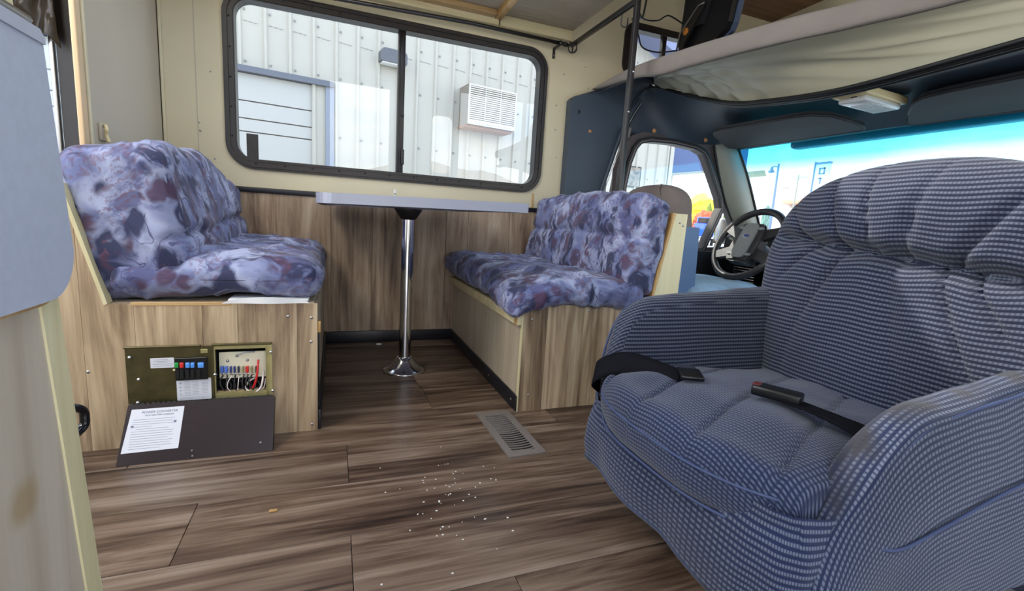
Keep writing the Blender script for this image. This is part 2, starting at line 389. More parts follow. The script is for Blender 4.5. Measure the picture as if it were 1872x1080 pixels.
M_lens = mat('clear_lens', (214, 216, 216), .2)
M_amber = mat('tan_screw_cap', (168, 120, 76), .4)
M_glass = glass('window_glass', (.97, .985, .98))
M_wind = glass('windshield_glass', (.93, .99, .99), (.98, 1.21))
M_vent = mat('bronze_register', (128, 120, 114), .45, metal=.2)
M_dark = mat('dark_void', (8, 8, 10), .8)
# ================================================================ SETTING
YW = 2.518
# ---- floor
b = MB(); b.box(-1.75, 1.30, -.35, YW+.02, -.05, -.0065)
floor = struct('floor', b, M_dark)
rows = [.744-.206*k for k in range(5, 0, -1)]+[.744+.206*k for k in range(0, 10)]
joint = {5: .035, 6: -.288, 7: .037}
for i in range(len(rows)-1):
    y0, y1 = rows[i], rows[i+1]
    if y0 > YW: break
    y1 = min(y1, YW)
    j = joint.get(i, -.9+.41*((i*7) % 5)); xs = [-1.75]; x = j
    while x > -1.7: x -= 1.22
    x += 1.22
    while x < 1.28: xs.append(x); x += 1.22
    xs.append(1.30)
    for a, c in zip(xs, xs[1:]):
        if c-a < .01: continue
        MB().box(a+.0007, c-.0007, y0+.0007, y1-.0007, -.006, 0, .0008, 1).build('plank', M_floor, floor)
b = MB(); b.box(1.30, 3.3, -.35, 2.6, -.30, -.02)
cabfloor = struct('cab_floor', b, M_carpet)

# ---- left wall with window hole
WX0, WX1, WZ0, WZ1 = -.455, 1.098, .838, 1.605
hole = rrect(WX0+.022, WX1-.022, WZ0+.022, WZ1-.022, .085)
OW = [(1.585, 1.575), (2.12, 1.575), (2.12, 1.83), (1.585, 1.83)]
outer = [(-.69, -.04), (1.30, -.04), (1.30, 1.40), (2.75, 1.40), (2.75, 2.10), (-.69, 2.10)]
hole2 = rrect(1.585, 2.12, 1.575, 1.832, .05)
b = MB(); b.plate([outer, hole, hole2], XZ, YW, YW+.04)
wall_left = struct('wall_left', b, M_cream)
rear_hole = rrect(-1.55, -1.02, .80, 1.50, .05)
b = MB(); b.plate([[(-1.75, -.04), (-.70, -.04), (-.70, 2.10), (-1.75, 2.10)], rear_hole], XZ, YW, YW+.04)
wall_rear_side = struct('wall_left_rear', b, M_cream)
# wainscot planks, child of wall_left
seams = [-.69, -.42, -.257, -.013, .186, .334, .566, .688, .928, 1.10, 1.29]
for a, c in zip(seams, seams[1:]):
    MB().box(a+.0006, c-.0006, YW-.006, YW-.0003, .0, .735, .0008, 1).build('plank', M_wains, wall_left)
b = MB(); b.box(-.69, 1.20, YW-.016, YW-.0062, .733, .757, .003); struct('trim_1', b, M_black)
b = MB(); b.box(-.045, .622, YW-.014, YW-.0064, 0, .06, .003); struct('baseboard_left', b, M_black)
# panel seams and screw heads on the cream wall
b = MB(); b.box(-.563, -.559, YW-.0015, YW+.001, .757, 1.69); b.build('seam_strip', M_grey_wall, wall_left)
b = MB()
for x, z in [(-.505, 1.24), (-.555, 1.02), (-.552, .985), (1.165, 1.33), (1.17, 1.2), (1.19, 1.05), (1.33, 1.56), (1.36, 1.45), (-.50, .87), (1.2, 1.5)]:
    b.lathe([(0, -.002), (.004, -.002), (.004, .001)], (x, YW, z), 8, 'y', cap=False)
b.build('screw_heads', M_alu, wall_left, kind='stuff')
MB().box(1.055, 1.066, YW-.004, YW, .757, .838, .001, 1).build('oak_sliver', M_oak, wall_left)
MB().box(-.695, -.69, YW-.012, YW-.001, .757, 1.69).build('corner_bead', M_cream, wall_left)
MB().box(-.688, -.676, YW-.012, YW-.001, .757, 1.69, .003).build('corner_bead', M_cream, wall_left)

M_peach = wood('pale_maple_edge', [(196, 164, 122), (212, 184, 146), (222, 198, 164)], 'z', .5, rnd=.03, stretch=6)
# ---- rear partition (x = -.69), its oak edge
b = MB(); b.box(-.702, -.69, 1.832, YW, .0, 2.10); partition = struct('wall_partition', b, M_grey_wall)
MB().box(-.702, -.688, 1.796, 1.831, .0, 2.10, .003).build('edge_trim', M_peach, partition)
MB().box(-.6905, -.684, 1.834, 1.848, .0, 2.10, .002).build('edge_molding', M_cream, partition)

# ---- rear wall far left, ceiling, right wall with the entrance door opening
b = MB(); b.plate([[(-.35, -.04), (2.56, -.04), (2.56, 2.10), (-.35, 2.10)], [(.0, .45), (2.3, .45), (2.3, 1.95), (.0, 1.95)]], YZ, -1.79, -1.75); struct('wall_rear', b, M_cream)  # wide unseen opening, shaped to let light onto the armchair front
b = MB(); b.plate([[(-1.75, -.35), (-1.75, 2.56), (1.29, 2.56), (1.29, -.35)], rrect(-.6, .75, 1.22, 1.92, .03)], XY, 2.05, 2.09); struct('ceiling', b, M_cream)  # roof opening out of view, added to let sky light in
door_open = [(-.04, 0.0), (.56, 0.0), (.56, 1.98), (-.04, 1.98)]
side_open = rrect(1.02, 1.25, 1.16, 1.78, .06)
galley_fill_open = rrect(-1.65, -.92, 1.15, 1.95, .06)  # unseen opening added to bring more daylight inside
b = MB(); b.plate([[(-1.75, 1.08), (-.04, 1.08), (-.04, 1.98), (.56, 1.98), (.56, -.05), (1.33, -.05), (1.33, 2.10), (-1.75, 2.10)], side_open, galley_fill_open], XZ, -.39, -.35); struct('wall_right', b, M_cream)  # lower wall beside the door left out to let fill light in

# ---- main window
def ring(x0, x1, z0, z1, w, r, y0, y1, mb=None):
    mb = mb or MB(); mb.plate([rrect(x0, x1, z0, z1, r), rrect(x0+w, x1-w, z0+w, z1-w, max(.005, r-w))], XZ, y0, y1); return mb
b = MB(); ring(WX0, WX1, WZ0, WZ1, .046, .115, YW-.012, YW+.05, b)
win = struct('window_1', b, M_wframe)
ring(WX0+.010, WX1-.010, WZ0+.010, WZ1-.010, .010, .105, YW-.018, YW-.012).build('frame_ridge', M_wframe, win)
ring(WX0+.034, WX1-.034, WZ0+.034, WZ1-.034, .008, .081, YW-.016, YW-.012).build('frame_ridge', M_wframe, win)
b = MB(); scr = []
for k in range(12): scr += [(WX0+.12+k*.12, WZ0+.027), (WX0+.12+k*.12, WZ1-.027)]
for k in range(5): scr += [(WX0+.027, WZ0+.14+k*.125), (WX1-.027, WZ0+.14+k*.125)]
for x, z in scr: b.lathe([(0, -.004), (.003, -.0035), (.0045, 0)], (x, YW-.012, z), 8, 'y', cap=False)
b.build('frame_screws', M_blackmetal, win, kind='stuff')
MB().box(.296, .331, YW+.005, YW+.04, WZ0+.04, WZ1-.04, .003).build('mullion', M_wframe, win)
MB().box(.296, .306, YW-.006, YW+.005, WZ0+.04, WZ1-.04, .002).build('mullion_ridge', M_wframe, win)
b = MB(); b.box(.318, .334, YW-.012, YW+.006, .925, 1.0, .003); b.box(.322, .33, YW-.02, YW-.008, .955, .985, .002); b.build('sash_latch', M_blackmetal, win)
MB().box(.318, .33, YW-.008, YW+.006, 1.16, 1.175, .002).build('sash_clip', M_blackmetal, win)
MB().box(WX0+.04, .30, YW+.024, YW+.028, WZ0+.04, WZ1-.04).build('pane', M_glass, win)
MB().box(.325, WX1-.04, YW+.016, YW+.020, WZ0+.04, WZ1-.04).build('pane', M_glass, win)
MB().box(-.376, -.328, YW+.018, YW+.0235, .878, .998, .001, 1).build('pane_sticker', mat('black_film', (26, 26, 28), .3, var=.5, vscale=60), win)

# ---- overcab side window and rear window
b = MB(); ring(1.565, 2.14, 1.555, 1.852, .038, .07, YW-.012, YW+.04, b); w2 = struct('window_2', b, M_wframe)
MB().box(1.835, 1.862, YW, YW+.03, 1.58, 1.83, .002).build('mullion', M_wframe, w2)
MB().box(1.59, 2.12, YW+.014, YW+.018, 1.58, 1.83).build('pane', M_glass, w2)
b = MB(); ring(-1.57, -.975, .78, 1.52, .05, .05, YW-.018, YW+.05, b); w3 = struct('window_3', b, M_wframe)
MB().box(-1.045, -1.030, YW-.03, YW-.005, .79, 1.51, .003).build('screen_rail', M_alu, w3)
MB().box(-1.53, -1.02, YW+.028, YW+.032, .82, 1.48).build('pane', M_glass, w3)
# dark crumpled blind in front of the rear window
def blind(u, v):
    x = -1.30+.30*u; z = 1.56-.28*v-.03*u*v
    return (x, YW-.05-.02*math.sin(u*19+3*v)-.02*noise.noise((x*14, z*14, 1)), z+.02*math.sin(u*23))
o = MB().grid(40, 24, blind).build('window_blind', mat('dark_brown_film', (42, 34, 26), .3, var=.4, vscale=20))
md = o.modifiers.new('thick', 'SOLIDIFY'); md.thickness = .003
tag(o, 'crumpled dark brown blind bunched up over the rear window behind the counter', 'blind')

# ================================================================ CURTAIN RODS, POST
t = thing('curtain_rod', 'long black curtain rod with ring end mounted above the dinette window', 'curtain rod', (.4, 2.46, 1.63))
MB().tube([(-.55, 2.46, 1.603), (.64, 2.46, 1.638), (1.16, 2.46, 1.634)], .0095).build('rod', M_blackmetal, t)
MB().tube([(1.13, 2.46, 1.634), (1.145, 2.46, 1.634), (1.15, 2.46, 1.634), (1.165, 2.46, 1.633), (1.185, 2.46, 1.632)], [.013, .013, .009, .013, .009]).build('collar', M_blackmetal, t)
b = MB()
for a in (0, PI/3, 2*PI/3):
    b.tube([(1.212+.026*math.cos(w)*math.cos(a), 2.46+.026*math.cos(w)*math.sin(a), 1.624+.026*math.sin(w)) for w in [2*PI*k/18 for k in range(18)]], .0028, 6, closed=True)
b.build('finial', M_blackmetal, t)
b = MB(); b.box(1.12, 1.134, 2.455, YW-.0005, 1.615, 1.624, .001, 1); b.box(1.12, 1.134, YW-.006, YW-.0005, 1.57, 1.624, .001, 1); b.build('bracket', M_blackmetal, t)
MB().lathe([(0, -.002), (.003, -.002), (.003, .0)], (1.127, YW-.006, 1.586), 8, 'y', cap=False).build('bracket_screw', M_chrome, t)

t = thing('steel_post', 'black square steel post rising from behind the bench to the ceiling', 'post', (1.232, 1.90, .0))
MB().box(1.221, 1.244, 1.889, 1.912, .0, 2.05, .002).build('tube', M_blackmetal, t)
b = MB(); b.lathe([(0, -.006), (.005, -.005), (.006, 0)], (1.2325, 1.889, 1.19), 8, 'y', cap=False); b.lathe([(0, -.006), (.005, -.005), (.006, 0)], (1.238, 1.889, 1.36), 8, 'y', cap=False)
b.build('bolts', M_alu, t, kind='stuff')
MB().box(1.224, 1.242, 1.912, YW-.002, 1.645, 1.667, .002).build('rail', M_blackmetal, t)
t = None

# ================================================================ OVERHEAD CABINETS
t = thing('overhead_cabinet', 'overhead cabinet with oak framed recessed underside above the window', 'cabinet', (0, 2.3, 1.70))
b = MB(); b.box(-.68, .79, 2.17, YW-.002, 1.715, 2.04); b.build('body', M_board, t)
MB().box(-.68, .79, YW-.045, YW-.003, 1.662, 1.715, .002).build('wall_rail', M_palex, t)
MB().box(-.68, .765, 2.17, 2.197, 1.69, 1.715, .002).build('front_rail', M_oakx, t)
MB().box(-.68, .765, 2.425, YW-.046, 1.69, 1.715, .004).build('inner_rail', M_oakx, t)
o = MB().box(.765, .80, 2.165, YW-.046, 1.686, 1.72, .004).build('end_rail', M_oak, t)
t = thing('overhead_shelf', 'plain grey-brown board ceiling of the overhead cabinet beside the rail', 'cabinet', (1.0, 2.2, 1.72))
MB().box(.802, 1.222, 1.92, YW-.002, 1.722, 2.04).build('body', M_board, t)
MB().box(.802, 1.222, YW-.03, YW-.003, 1.668, 1.7215, .002).build('wall_rail', M_palex, t)
MB().box(.60, 1.222, 1.90, 1.919, 1.70, 1.74, .002).build('front_rail', M_palex, t)

# ================================================================ COAT HOOK
t = thing('wall_hook', 'small cream plastic hook on the grey partition above the left bench', 'hook', (-.69, 1.91, .87))
MB().box(-.6898, -.682, 1.893, 1.940, .848, .902, .002).build('backplate', M_grey_wall, t)
MB().tube(spline([(-.684, 1.925, .897), (-.672, 1.90, .893), (-.668, 1.893, .880), (-.674, 1.903, .868), (-.668, 1.905, .845)], 5), .005, 8).build('arm', M_ivory, t)
t = thing('window_hook', 'tiny white bracket on the wall above the table edge', 'bracket', (.292, YW, .78))
MB().box(.286, .298, YW-.004, YW-.0005, .765, .797, .001, 1).build('plate', M_white, t)
MB().lathe([(0, -.003), (.003, -.003), (.003, 0)], (.292, YW-.004, .776), 8, 'y', cap=False).build('screw', M_dark, t)

# ================================================================ BENCHES
def clipx(poly, x0, x1):
    for s, lim in ((1, x0), (-1, x1)):
        out = []
        for i in range(len(poly)):
            p, q = poly[i-1], poly[i]; a = s*(p[0]-lim) >= -1e-9; c = s*(q[0]-lim) >= -1e-9
            if a != c: k = (lim-p[0])/(q[0]-p[0]); out.append((lim, p[1]+(q[1]-p[1])*k))
            if c: out.append(q)
        poly = out
    return poly
def clipz(poly, z0, z1): return [(b, a) for a, b in clipx([(b, a) for a, b in poly], z0, z1)]
YB = 1.484
Lb = thing('dinette_bench', 'wood-look dinette bench base with the open electrical panel in its end', 'bench', (-.33, 2.0, 0))
prof = [(-.69, 0), (-.045, 0), (-.045, .399), (-.548, .401), (-.622, .70), (-.69, .70)]
ss = [-.69, -.605, -.494, -.34, -.2545, -.101, -.045]
HX0, HX1, HZ0, HZ1 = -.336, -.178, .145, .272
for a, c in zip(ss, ss[1:]):
    b = MB(); q = clipx(prof, a+.0004, c-.0004)
    if c > HX0 and a < HX1:
        b.prism(clipz(q, 0, HZ0), XZ, YB, YB+.014); b.prism(clipz(q, HZ1, 1), XZ, YB, YB+.014)
        if a < HX0: b.prism(clipx(clipz(q, HZ0, HZ1), a, HX0), XZ, YB, YB+.014)
        if c > HX1: b.prism(clipx(clipz(q, HZ0, HZ1), HX1, c), XZ, YB, YB+.014)
    else: b.prism(q, XZ, YB, YB+.014)
    b.build('panel_plank', M_bench, Lb)
MB().prism([(-.548, .4015), (-.556, .398), (-.631, .70), (-.622, .702)], XZ, YB-.002, YB+.03).build('slanted_edge', M_pale, Lb)
MB().box(-.50, -.27, YB-.0015, YB+.014, .3955, .4045, .001, 1).build('top_edge', M_oakx, Lb)
MB().box(-.60, -.055, YB+.016, YW-.008, .385, .400).build('seat_board', M_ply, Lb)
MB().box(-.062, -.046, YB+.015, YW-.008, .0, .384).build('front_board', M_ply, Lb)
MB().box(-.0455, -.036, YB+.004, YW-.018, 0, .065, .002).build('toe_kick', M_black, Lb)
MB().box(-.0455, -.041, YB+.003, YB+.05, .065, .31, .002).build('corner_strip', M_black, Lb)
MB().box(-.0455, -.036, YB+.002, YB+.022, .31, .345, .002).build('wood_block', M_oak, Lb)
MB().prism([(-.572, .405), (-.584, .405), (-.658, .70), (-.646, .70)], XZ, YB+.03, YW-.008).build('back_board', M_ply, Lb)
b = MB()
for x, z in [(-.062, .357), (-.125, .362), (-.062, .02), (-.063, .283), (-.60, .22)]: b.lathe([(0, -.0015), (.0035, -.0012), (.0045, 0)], (x, YB, z), 8, 'y', cap=False)
b.build('panel_screws', M_alu, Lb, kind='stuff')

Rb = thing('dinette_bench', 'wood-look dinette bench base with pale plywood front beside the floor vent', 'bench', (.95, 2.0, 0))
prof = [(.622, 0), (1.275, 0), (1.275, .397), (.622, .397)]
ss = [.622, .714, .814, .862, .917, .989, 1.10, 1.275]
for a, c in zip(ss, ss[1:]): MB().prism(clipx(prof, a+.0004, c-.0004), XZ, YB-.002, YB+.013).build('panel_plank', M_bench, Rb)
MB().box(.618, .6217, YB-.002, YB+.013, .0, .3975).build('panel_edge', M_pale, Rb)
MB().box(.622, .636, YB+.014, YW-.008, .0, .355).build('front_board', M_ply, Rb)
MB().box(.600, .6215, YB+.002, YW-.008, .318, .356, .002).build('front_rail', M_palex, Rb)
MB().box(.5985, .600, YB+.0025, YB+.03, .318, .356).build('rail_end', M_oakx, Rb)
MB().box(.612, .6215, YB+.001, YW-.015, 0, .056, .002).build('toe_kick', M_black, Rb)
MB().box(.625, 1.22, YB+.014, YW-.008, .372, .387).build('seat_board', M_ply, Rb)
MB().prism([(1.156, .397), (1.275, .397), (1.279, .744), (1.222, .744)], XZ, YB-.001, YB+.025).build('back_post', M_pale, Rb)
MB().prism([(1.148, .397), (1.156, .397), (1.222, .746), (1.213, .746)], XZ, YB-.003, YB+.03).build('slanted_edge', M_oak, Rb)
MB().prism([(1.160, .398), (1.172, .398), (1.208, .60), (1.197, .60)], XZ, YB+.03, YW-.008).build('back_board', M_ply, Rb)
b = MB()
for x, z in [(.655, .34), (.88, .37), (1.02, .345), (1.05, .375), (1.245, .71), (1.262, .70), (.66, .06)]: b.lathe([(0, -.0015), (.0035, -.0012), (.0045, 0)], (x, YB-.002, z), 8, 'y', cap=False)
for y in (1.53, 1.8, 2.1, 2.4): b.lathe([(0, -.0015), (.0035, -.0012), (.0045, 0)], (.612, y, .03), 8, 'x', cap=False)
b.build('panel_screws', M_alu, Rb, kind='stuff')

# ================================================================ CUSHIONS
def cushion(name, label, c, h, M, r, fn, material, cuts=44, group=None):
    """rounded slab of half sizes h at c, M rotates; fn(p in -1..1, dir) -> extra displacement vector"""
    bm = bmesh.new(); bmesh.ops.create_cube(bm, size=2)
    bmesh.ops.subdivide_edges(bm, edges=bm.edges[:], cuts=cuts, use_grid_fill=True)
    h = Vector(h)
    for v in bm.verts:
        n = v.co.copy(); p = Vector((n.x*h.x, n.y*h.y, n.z*h.z))
        q = Vector([max(-(h[i]-r), min(h[i]-r, p[i])) for i in range(3)])
        d = (p-q); d = d.normalized() if d.length > 1e-9 else Vector((0, 0, 1))
        p = q+d*r+fn(n, d, h)
        v.co = (M @ p)+Vector(c)
    mb = MB(); mb.bm(bm, True)
    o = mb.build(name, material); 
    # put the origin at the cushion's centre
    me = o.data
    for v in me.vertices: v.co -= Vector(c)
    o.location = c
    tag(o, label, 'cushion', group); return o
def ridge(x): return 1-abs(2*(x-math.floor(x))-1)
def wr(p, s, seed, st=(1, 1, 1)):
    q = Vector((p.x*st[0], p.y*st[1], p.z*st[2]))*s+Vector((seed, seed*.37, 0))
    n = noise.noise(q); return (1-abs(n)*2.2)**3 if abs(n) < .45 else 0
def fn_seatL(n, d, h):
    p = Vector((n.x*h.x, n.y*h.y, n.z*h.z))
    o = d*(.012*wr(p, 5, 3, (1, 2.2, 1))+.012*noise.noise(p*7)-.006)
    if n.z > 0: o.z += .032*(1-n.x**2)*(1-n.y**4)
    if n.z < 0 and n.y < -.8: o.z += .012*max(0, 1-((n.x-.3)/.5)**2)      # hem lifts, showing the pad below
    return o
def fn_backL(n, d, h):
    p = Vector((n.x*h.x, n.y*h.y, n.z*h.z))
    o = d*(.010*wr(p, 5.5, 9, (1, 2.0, .7))+.014*noise.noise(p*6+Vector((5, 0, 0))))
    fold = -n.z*.9+.06*noise.noise((p.y*5, 1, 2))                          # sag line across the face
    if n.x > 0: o.x += .030*(1-n.y**2)*(1-n.z**2)-.022*math.exp(-((n.z+.10-.15*n.y+.12*noise.noise((p.y*6, 3, 1)))/.06)**2)*.8
    o.z += .025*(1-n.y**2)*max(0, n.z)-.075*max(0, n.y)*max(0, n.z)
    if n.x > 0: o += d*.004*math.sin(p.y*75+5*noise.noise(p*5))*smooth(.0, .9, n.y)
    return o
Ry = lambda a: Matrix.Rotation(a, 3, 'Y')
Rz = lambda a: Matrix.Rotation(a, 3, 'Z')
cushion('seat_cushion', 'floral blue seat cushion on the left bench above the electrical panel', (-.305, 2.005, .462), (.27, .515, .058), Matrix.Identity(3), .052, fn_seatL, M_floral)
cushion('back_cushion', 'bulky floral blue back cushion on the left bench below the cream partition', (-.508, 2.012, .610), (.116, .500, .204), Ry(-.17), .048, fn_backL, M_floral)
def fn_seatR(n, d, h):
    p = Vector((n.x*h.x, n.y*h.y, n.z*h.z))
    o = d*(.011*wr(p, 5, 13, (2.0, 1, 1))+.010*noise.noise(p*7))
    if n.z > 0: o.z += .020*(1-n.x**2)*(1-n.y**4)
    if n.z > 0: o += d*.0045*math.sin(p.y*70+p.x*20+6*noise.noise(p*4))*smooth(-.2, .9, -n.x)
    e = max(0, -n.x-.4)*max(0, -n.y-.3); o.z -= .11*e                      # near front corner droops over the rail
    o.z -= .015*max(0, -n.x-.5)
    return o
def fn_backR(n, d, h):
    p = Vector((n.x*h.x, n.y*h.y, n.z*h.z))
    o = d*(.010*wr(p, 5.5, 29, (1, 2.0, .8))+.012*noise.noise(p*6+Vector((9, 0, 0))))
    if n.x < 0:
        o.x -= .022*(1-n.y**2)*(1-n.z**2)-.016*math.exp(-((n.z-.12)/.07)**2)
        o += d*.0038*math.sin(p.y*75+p.z*35+6*noise.noise(p*5))*(.35+.65*smooth(-.3, .9, n.y))*(.4+.6*abs(n.z-.1))
    o.z += .022*(1-n.y**2)*max(0, n.z)
    return o
cushion('seat_cushion', 'floral blue seat cushion on the right bench, drooping over the plywood front', (.838, 1.980, .432), (.272, .532, .050), Ry(.03), .046, fn_seatR, M_floral)
cushion('back_cushion', 'floral blue back cushion on the right bench leaning against the pale post', (1.122, 2.00, .612), (.068, .520, .190), Ry(.19), .042, fn_backR, M_floral)
# white pad peeping out under the left cushion
def pad(u, v): 
    x = -.30+.235*u
    return (x, 1.500-.018*math.sin(PI*u)-.05*(v-.5)*0, .4035+.016*v*math.sin(PI*min(1, u*1.05))**.5)
b = MB(); b.grid(24, 2, lambda u, v: (-.29+.225*u, 1.472+.005*math.sin(9*u), .4025+.019*v*(math.sin(PI*u)**.6 if 0 < u < 1 else 0)))
b.box(-.28, -.07, 1.50, 1.60, .402, .410, .003)
tag(b.build('foam_pad', mat('white_batting', (222, 224, 226), .9)), 'white padding peeping out under the left seat cushion', 'padding')

# ================================================================ TABLE
T = thing('dinette_table', 'grey laminate dinette table on a single chrome pedestal under the window', 'table', (.289, 2.02, 0))
Mt = Matrix.Translation((.289, 1.98, .7215)) @ Matrix.Rotation(math.radians(-1.0), 4, 'Y')
def tb(a, b_, t): v = Mt @ Vector((a, b_, t)); return tuple(v)
Mt = Matrix.Translation((.289, 1.98, .718)) @ Matrix.Rotation(math.radians(-1.05), 4, 'Y')
MB().plate([rrect(-.338, .328, -.485, .49, [.07, .004, .05, .05])], tb, -.012, .0145).build('tabletop', M_lam, T)
out = rrect(-.340, .330, -.487, .492, [.072, .006, .052, .052]); inn = rrect(-.337, .327, -.484, .489, [.069, .003, .049, .049])
MB().plate([out, inn], tb, -.0165, .0145).build('edge_band', mat('grey_edge_band', (152, 156, 172), .4, .2), T)
MB().lathe([(.0, .700), (.058, .700), (.056, .693), (.034, .660), (.027, .655)], (.292, 2.02, 0), 24).build('top_socket', M_blackmetal, T)
MB().lathe([(.0255, .04), (.0255, .05), (.0255, .20), (.0255, .45), (.0255, .65), (.0255, .665)], (.292, 2.02, 0), 32, cap=False).build('pedestal', M_chrome, T)
MB().lathe([(0, .0), (.094, .0), (.094, .004), (.086, .008), (.062, .022), (.042, .048), (.034, .060), (.028, .062)], (.292, 2.02, 0), 36).build('floor_flange', M_chrome, T)

# ================================================================ FLOOR REGISTER, CRUMBS
t = thing('floor_vent', 'bronze metal floor register with curved louvres set in the planks', 'vent', (.531, 1.331, 0))
Rv = Matrix.Translation((.531, 1.331, 0)) @ Matrix.Rotation(math.radians(1.5), 4, 'Z')
def rv(a, b_, z): return tuple(Rv @ Vector((a, b_, z)))
MB().plate([rrect(-.060, .060, -.158, .158, .006), rrect(-.038, .036, -.130, .128, .002)], rv, .0004, .005).build('frame', M_vent, t)
MB().plate([rrect(-.040, .038, -.132, .130, .002)], rv, .0003, .0008).build('well', M_dark, t)
MB().plate([rrect(-.037, .035, -.006, .127, .002)], rv, .0009, .0022).build('damper', M_alu, t)
for k in range(18):
    y = -.1235+k*.0142; pts = []
    for j in range(9):
        x = -.038+.0745*j/8; pts.append((x, y+.006*((j-4)/4)**2-.004))
    lo = [(x, yy-.0026) for x, yy in pts]; hi = [(x, yy+.0026) for x, yy in pts][::-1]
    MB().plate([lo+hi], rv, .0024, .0046).build('louvre', M_vent, t)
b = MB()
for k in range(62):
    a = random.gauss(0, 1); x = .26+.10*random.gauss(0, 1)*.7+.0; y = 1.04+.13*a
    if k > 44: x = .22+.2*random.random(); y = .80+.35*random.random()
    s = random.uniform(.0007, .0021); b.box(x-s, x+s, y-s*.7, y+s*.7, .0001, .0014, M=None)
o = b.build('crumbs', M_white, None, kind='stuff'); tag(o, 'scatter of white crumbs on the floor planks near the armchair', 'crumbs')
tag(MB().box(-.135, -.118, 1.075, 1.083, .0003, .004, .001, 1).build('wood_chip', M_oak), 'small tan wood chip lying on the floor planks', 'chip')
tag(MB().box(.208, .232, 2.44, 2.452, .0003, .006, .001, 1).build('paper_scrap', M_white), 'scrap of white paper by the baseboard behind the table post', 'scrap')

# ================================================================ GALLEY CABINET AND FLAP (left foreground)
G = thing('galley_cabinet', 'pale washed wood galley cabinet with a stained end panel, left foreground', 'cabinet', (-.5, .4, 0))
lean = lambda z: (.36-z)*.105                       # the worn cabinet edge leans slightly out of plumb
def gx(y, z, t): return (t, y+lean(z), z)
MB().plate([[(-.30, 0), (.672, 0), (.672, .88), (-.30, .88)]], gx, -.318, -.30).build('side_panel', M_washed, G)
MB().plate([[(.668, 0), (.703, 0), (.703, .88), (.668, .88)]], gx, -.32, -.2975).build('corner_post', M_pale, G)
MB().box(-.95, -.325, -.33, .62, .0, .86).build('carcass', M_washed, G)
MB().box(-.96, -.31, -.3, .64, .88, .915, .004).build('worktop', M_lam, G)
b = MB(); b.tube(spline([(-.335, .700, .404), (-.328, .735, .404), (-.318, .758, .394), (-.316, .762, .380), (-.318, .754, .366), (-.33, .700, .358)], 5), .0055, 8); b.build('handle', mat('black_gloss', (18, 18, 22), .15), G)
F = thing('counter_flap', 'speckled grey laminate counter flap folded down over the galley cabinet, left foreground', 'counter flap', (-.28, .4, .7))
def fx(y, z, t): return (t, y+lean(z)*.35, z+.0)
fl = [(-.35, .564), (.640, .564)]+[(.640+.053*math.sin(a), .617-.053*math.cos(a)) for a in [PI/2*k/10 for k in range(1, 11)]]+[(.6785, .733), (.6665, .836), (.658, .843), (-.35, .843)]
def fx2(y, z, t): return (t, y, z)
MB().plate([fl], fx2, -.2945, -.284).build('board', M_flap, F)
core = [(y+(.003 if y > .6 else 0), z-(.007 if z < .60 else 0)) for y, z in fl]
MB().plate([core], fx2, -.297, -.2945).build('core', M_oakx, F)
MB().plate([[(-.35, .830), (.6665, .830), (.666, .836), (.658, .8432), (-.35, .8432)]], fx2, -.2842, -.2815).build('edge_strip', M_lam, F)
MB().tube([(-.288, -.3, .848), (-.288, .650, .848)], .005, 8).build('hinge', M_alu, F)
# ================================================================ POWER CONVERTER (left bench end)
PC = thing('power_converter', 'olive metal electrical panel with fuses and coloured wires in the left bench end', 'electrical panel', (-.34, YB, .205))
def zp(a, b):                                         # panel sketch grid -> x, z
    x = -.517+(a-50)/1675*.349; return x, .285-(b-(155-.0358*(a-50)))/600*.159
M_olive = mat('olive_zinc_plate', (84, 78, 50), .38, .55, var=.25, vscale=25)
M_zinc = mat('yellow_zinc', (172, 162, 112), .4, .4, var=.15, vscale=20)
def zr(a0, b0, a1, b1): x0, z0 = zp(a0, b0); x1, z1 = zp(a1, b1); return min(x0, x1), max(x0, x1), min(z0, z1), max(z0, z1)
x0, x1, z0, z1 = -.517, -.168, .126, .285
MB().plate([[(x0, z0), (-.318, z0), (-.318, z1-.004), (x0, z1-.004)], ], XZ, YB-.0065, YB-.0005).build('cover_plate', M_olive, PC)
hx0, hx1, hz0, hz1 = -.3115, -.184, .143, .271
MB().plate([[(-.318, z0), (x1, z0), (x1, z1), (-.318, z1)], [(hx0, hz0), (hx1, hz0), (hx1, hz1), (hx0, hz1)]], XZ, YB-.007, YB-.0005).build('compartment_frame', M_zinc, PC)
b = MB(); b.box(hx0-.003, hx1+.003, YB+.05, YB+.053, hz0-.003, hz1+.003); b.box(hx0-.003, hx0, YB, YB+.05, hz0-.003, hz1+.003); b.box(hx1, hx1+.003, YB, YB+.05, hz0-.003, hz1+.003); b.box(hx0, hx1, YB, YB+.05, hz1, hz1+.003); b.box(hx0, hx1, YB, YB+.05, hz0-.003, hz0)
b.build('compartment_box', M_dark, PC)
a0, a1, c0, c1 = zr(1062, 225, 1640, 500); a1 = hx1-.001
MB().box(a0, a1, YB+.012, YB+.015, c0, c1, .0008, 1).build('fuse_board', mat('cream_circuit_board', (232, 226, 200), .5), PC)
fr = [(-.517, .2735, 1), ]
b = MB(); b.box(-.52, -.345, YB-.009, YB-.0005, .2815, .2855, .001, 1); b.box(-.318, x1, YB-.010, YB-.001, .281, .287, .001, 1); b.build('top_flange', M_olive, PC)
b = MB(); b.box(-.3195, -.3145, YB-.0095, YB-.001, z0, z1, .001, 1); b.build('divider_flange', M_olive, PC)
b = MB(); b.box(-.184, -.1835, YB-.012, YB-.001, z0, z1-.008); b.build('side_flange', M_zinc, PC)
x_0, x_1, z_0, z_1 = zr(585, 262, 950, 490)
bk = MB().box(x_0, x_1, YB-.014, YB-.006, z_0, z_1, .001, 1).build('breaker_block', mat('black_breaker_plastic', (18, 18, 22), .35), PC)
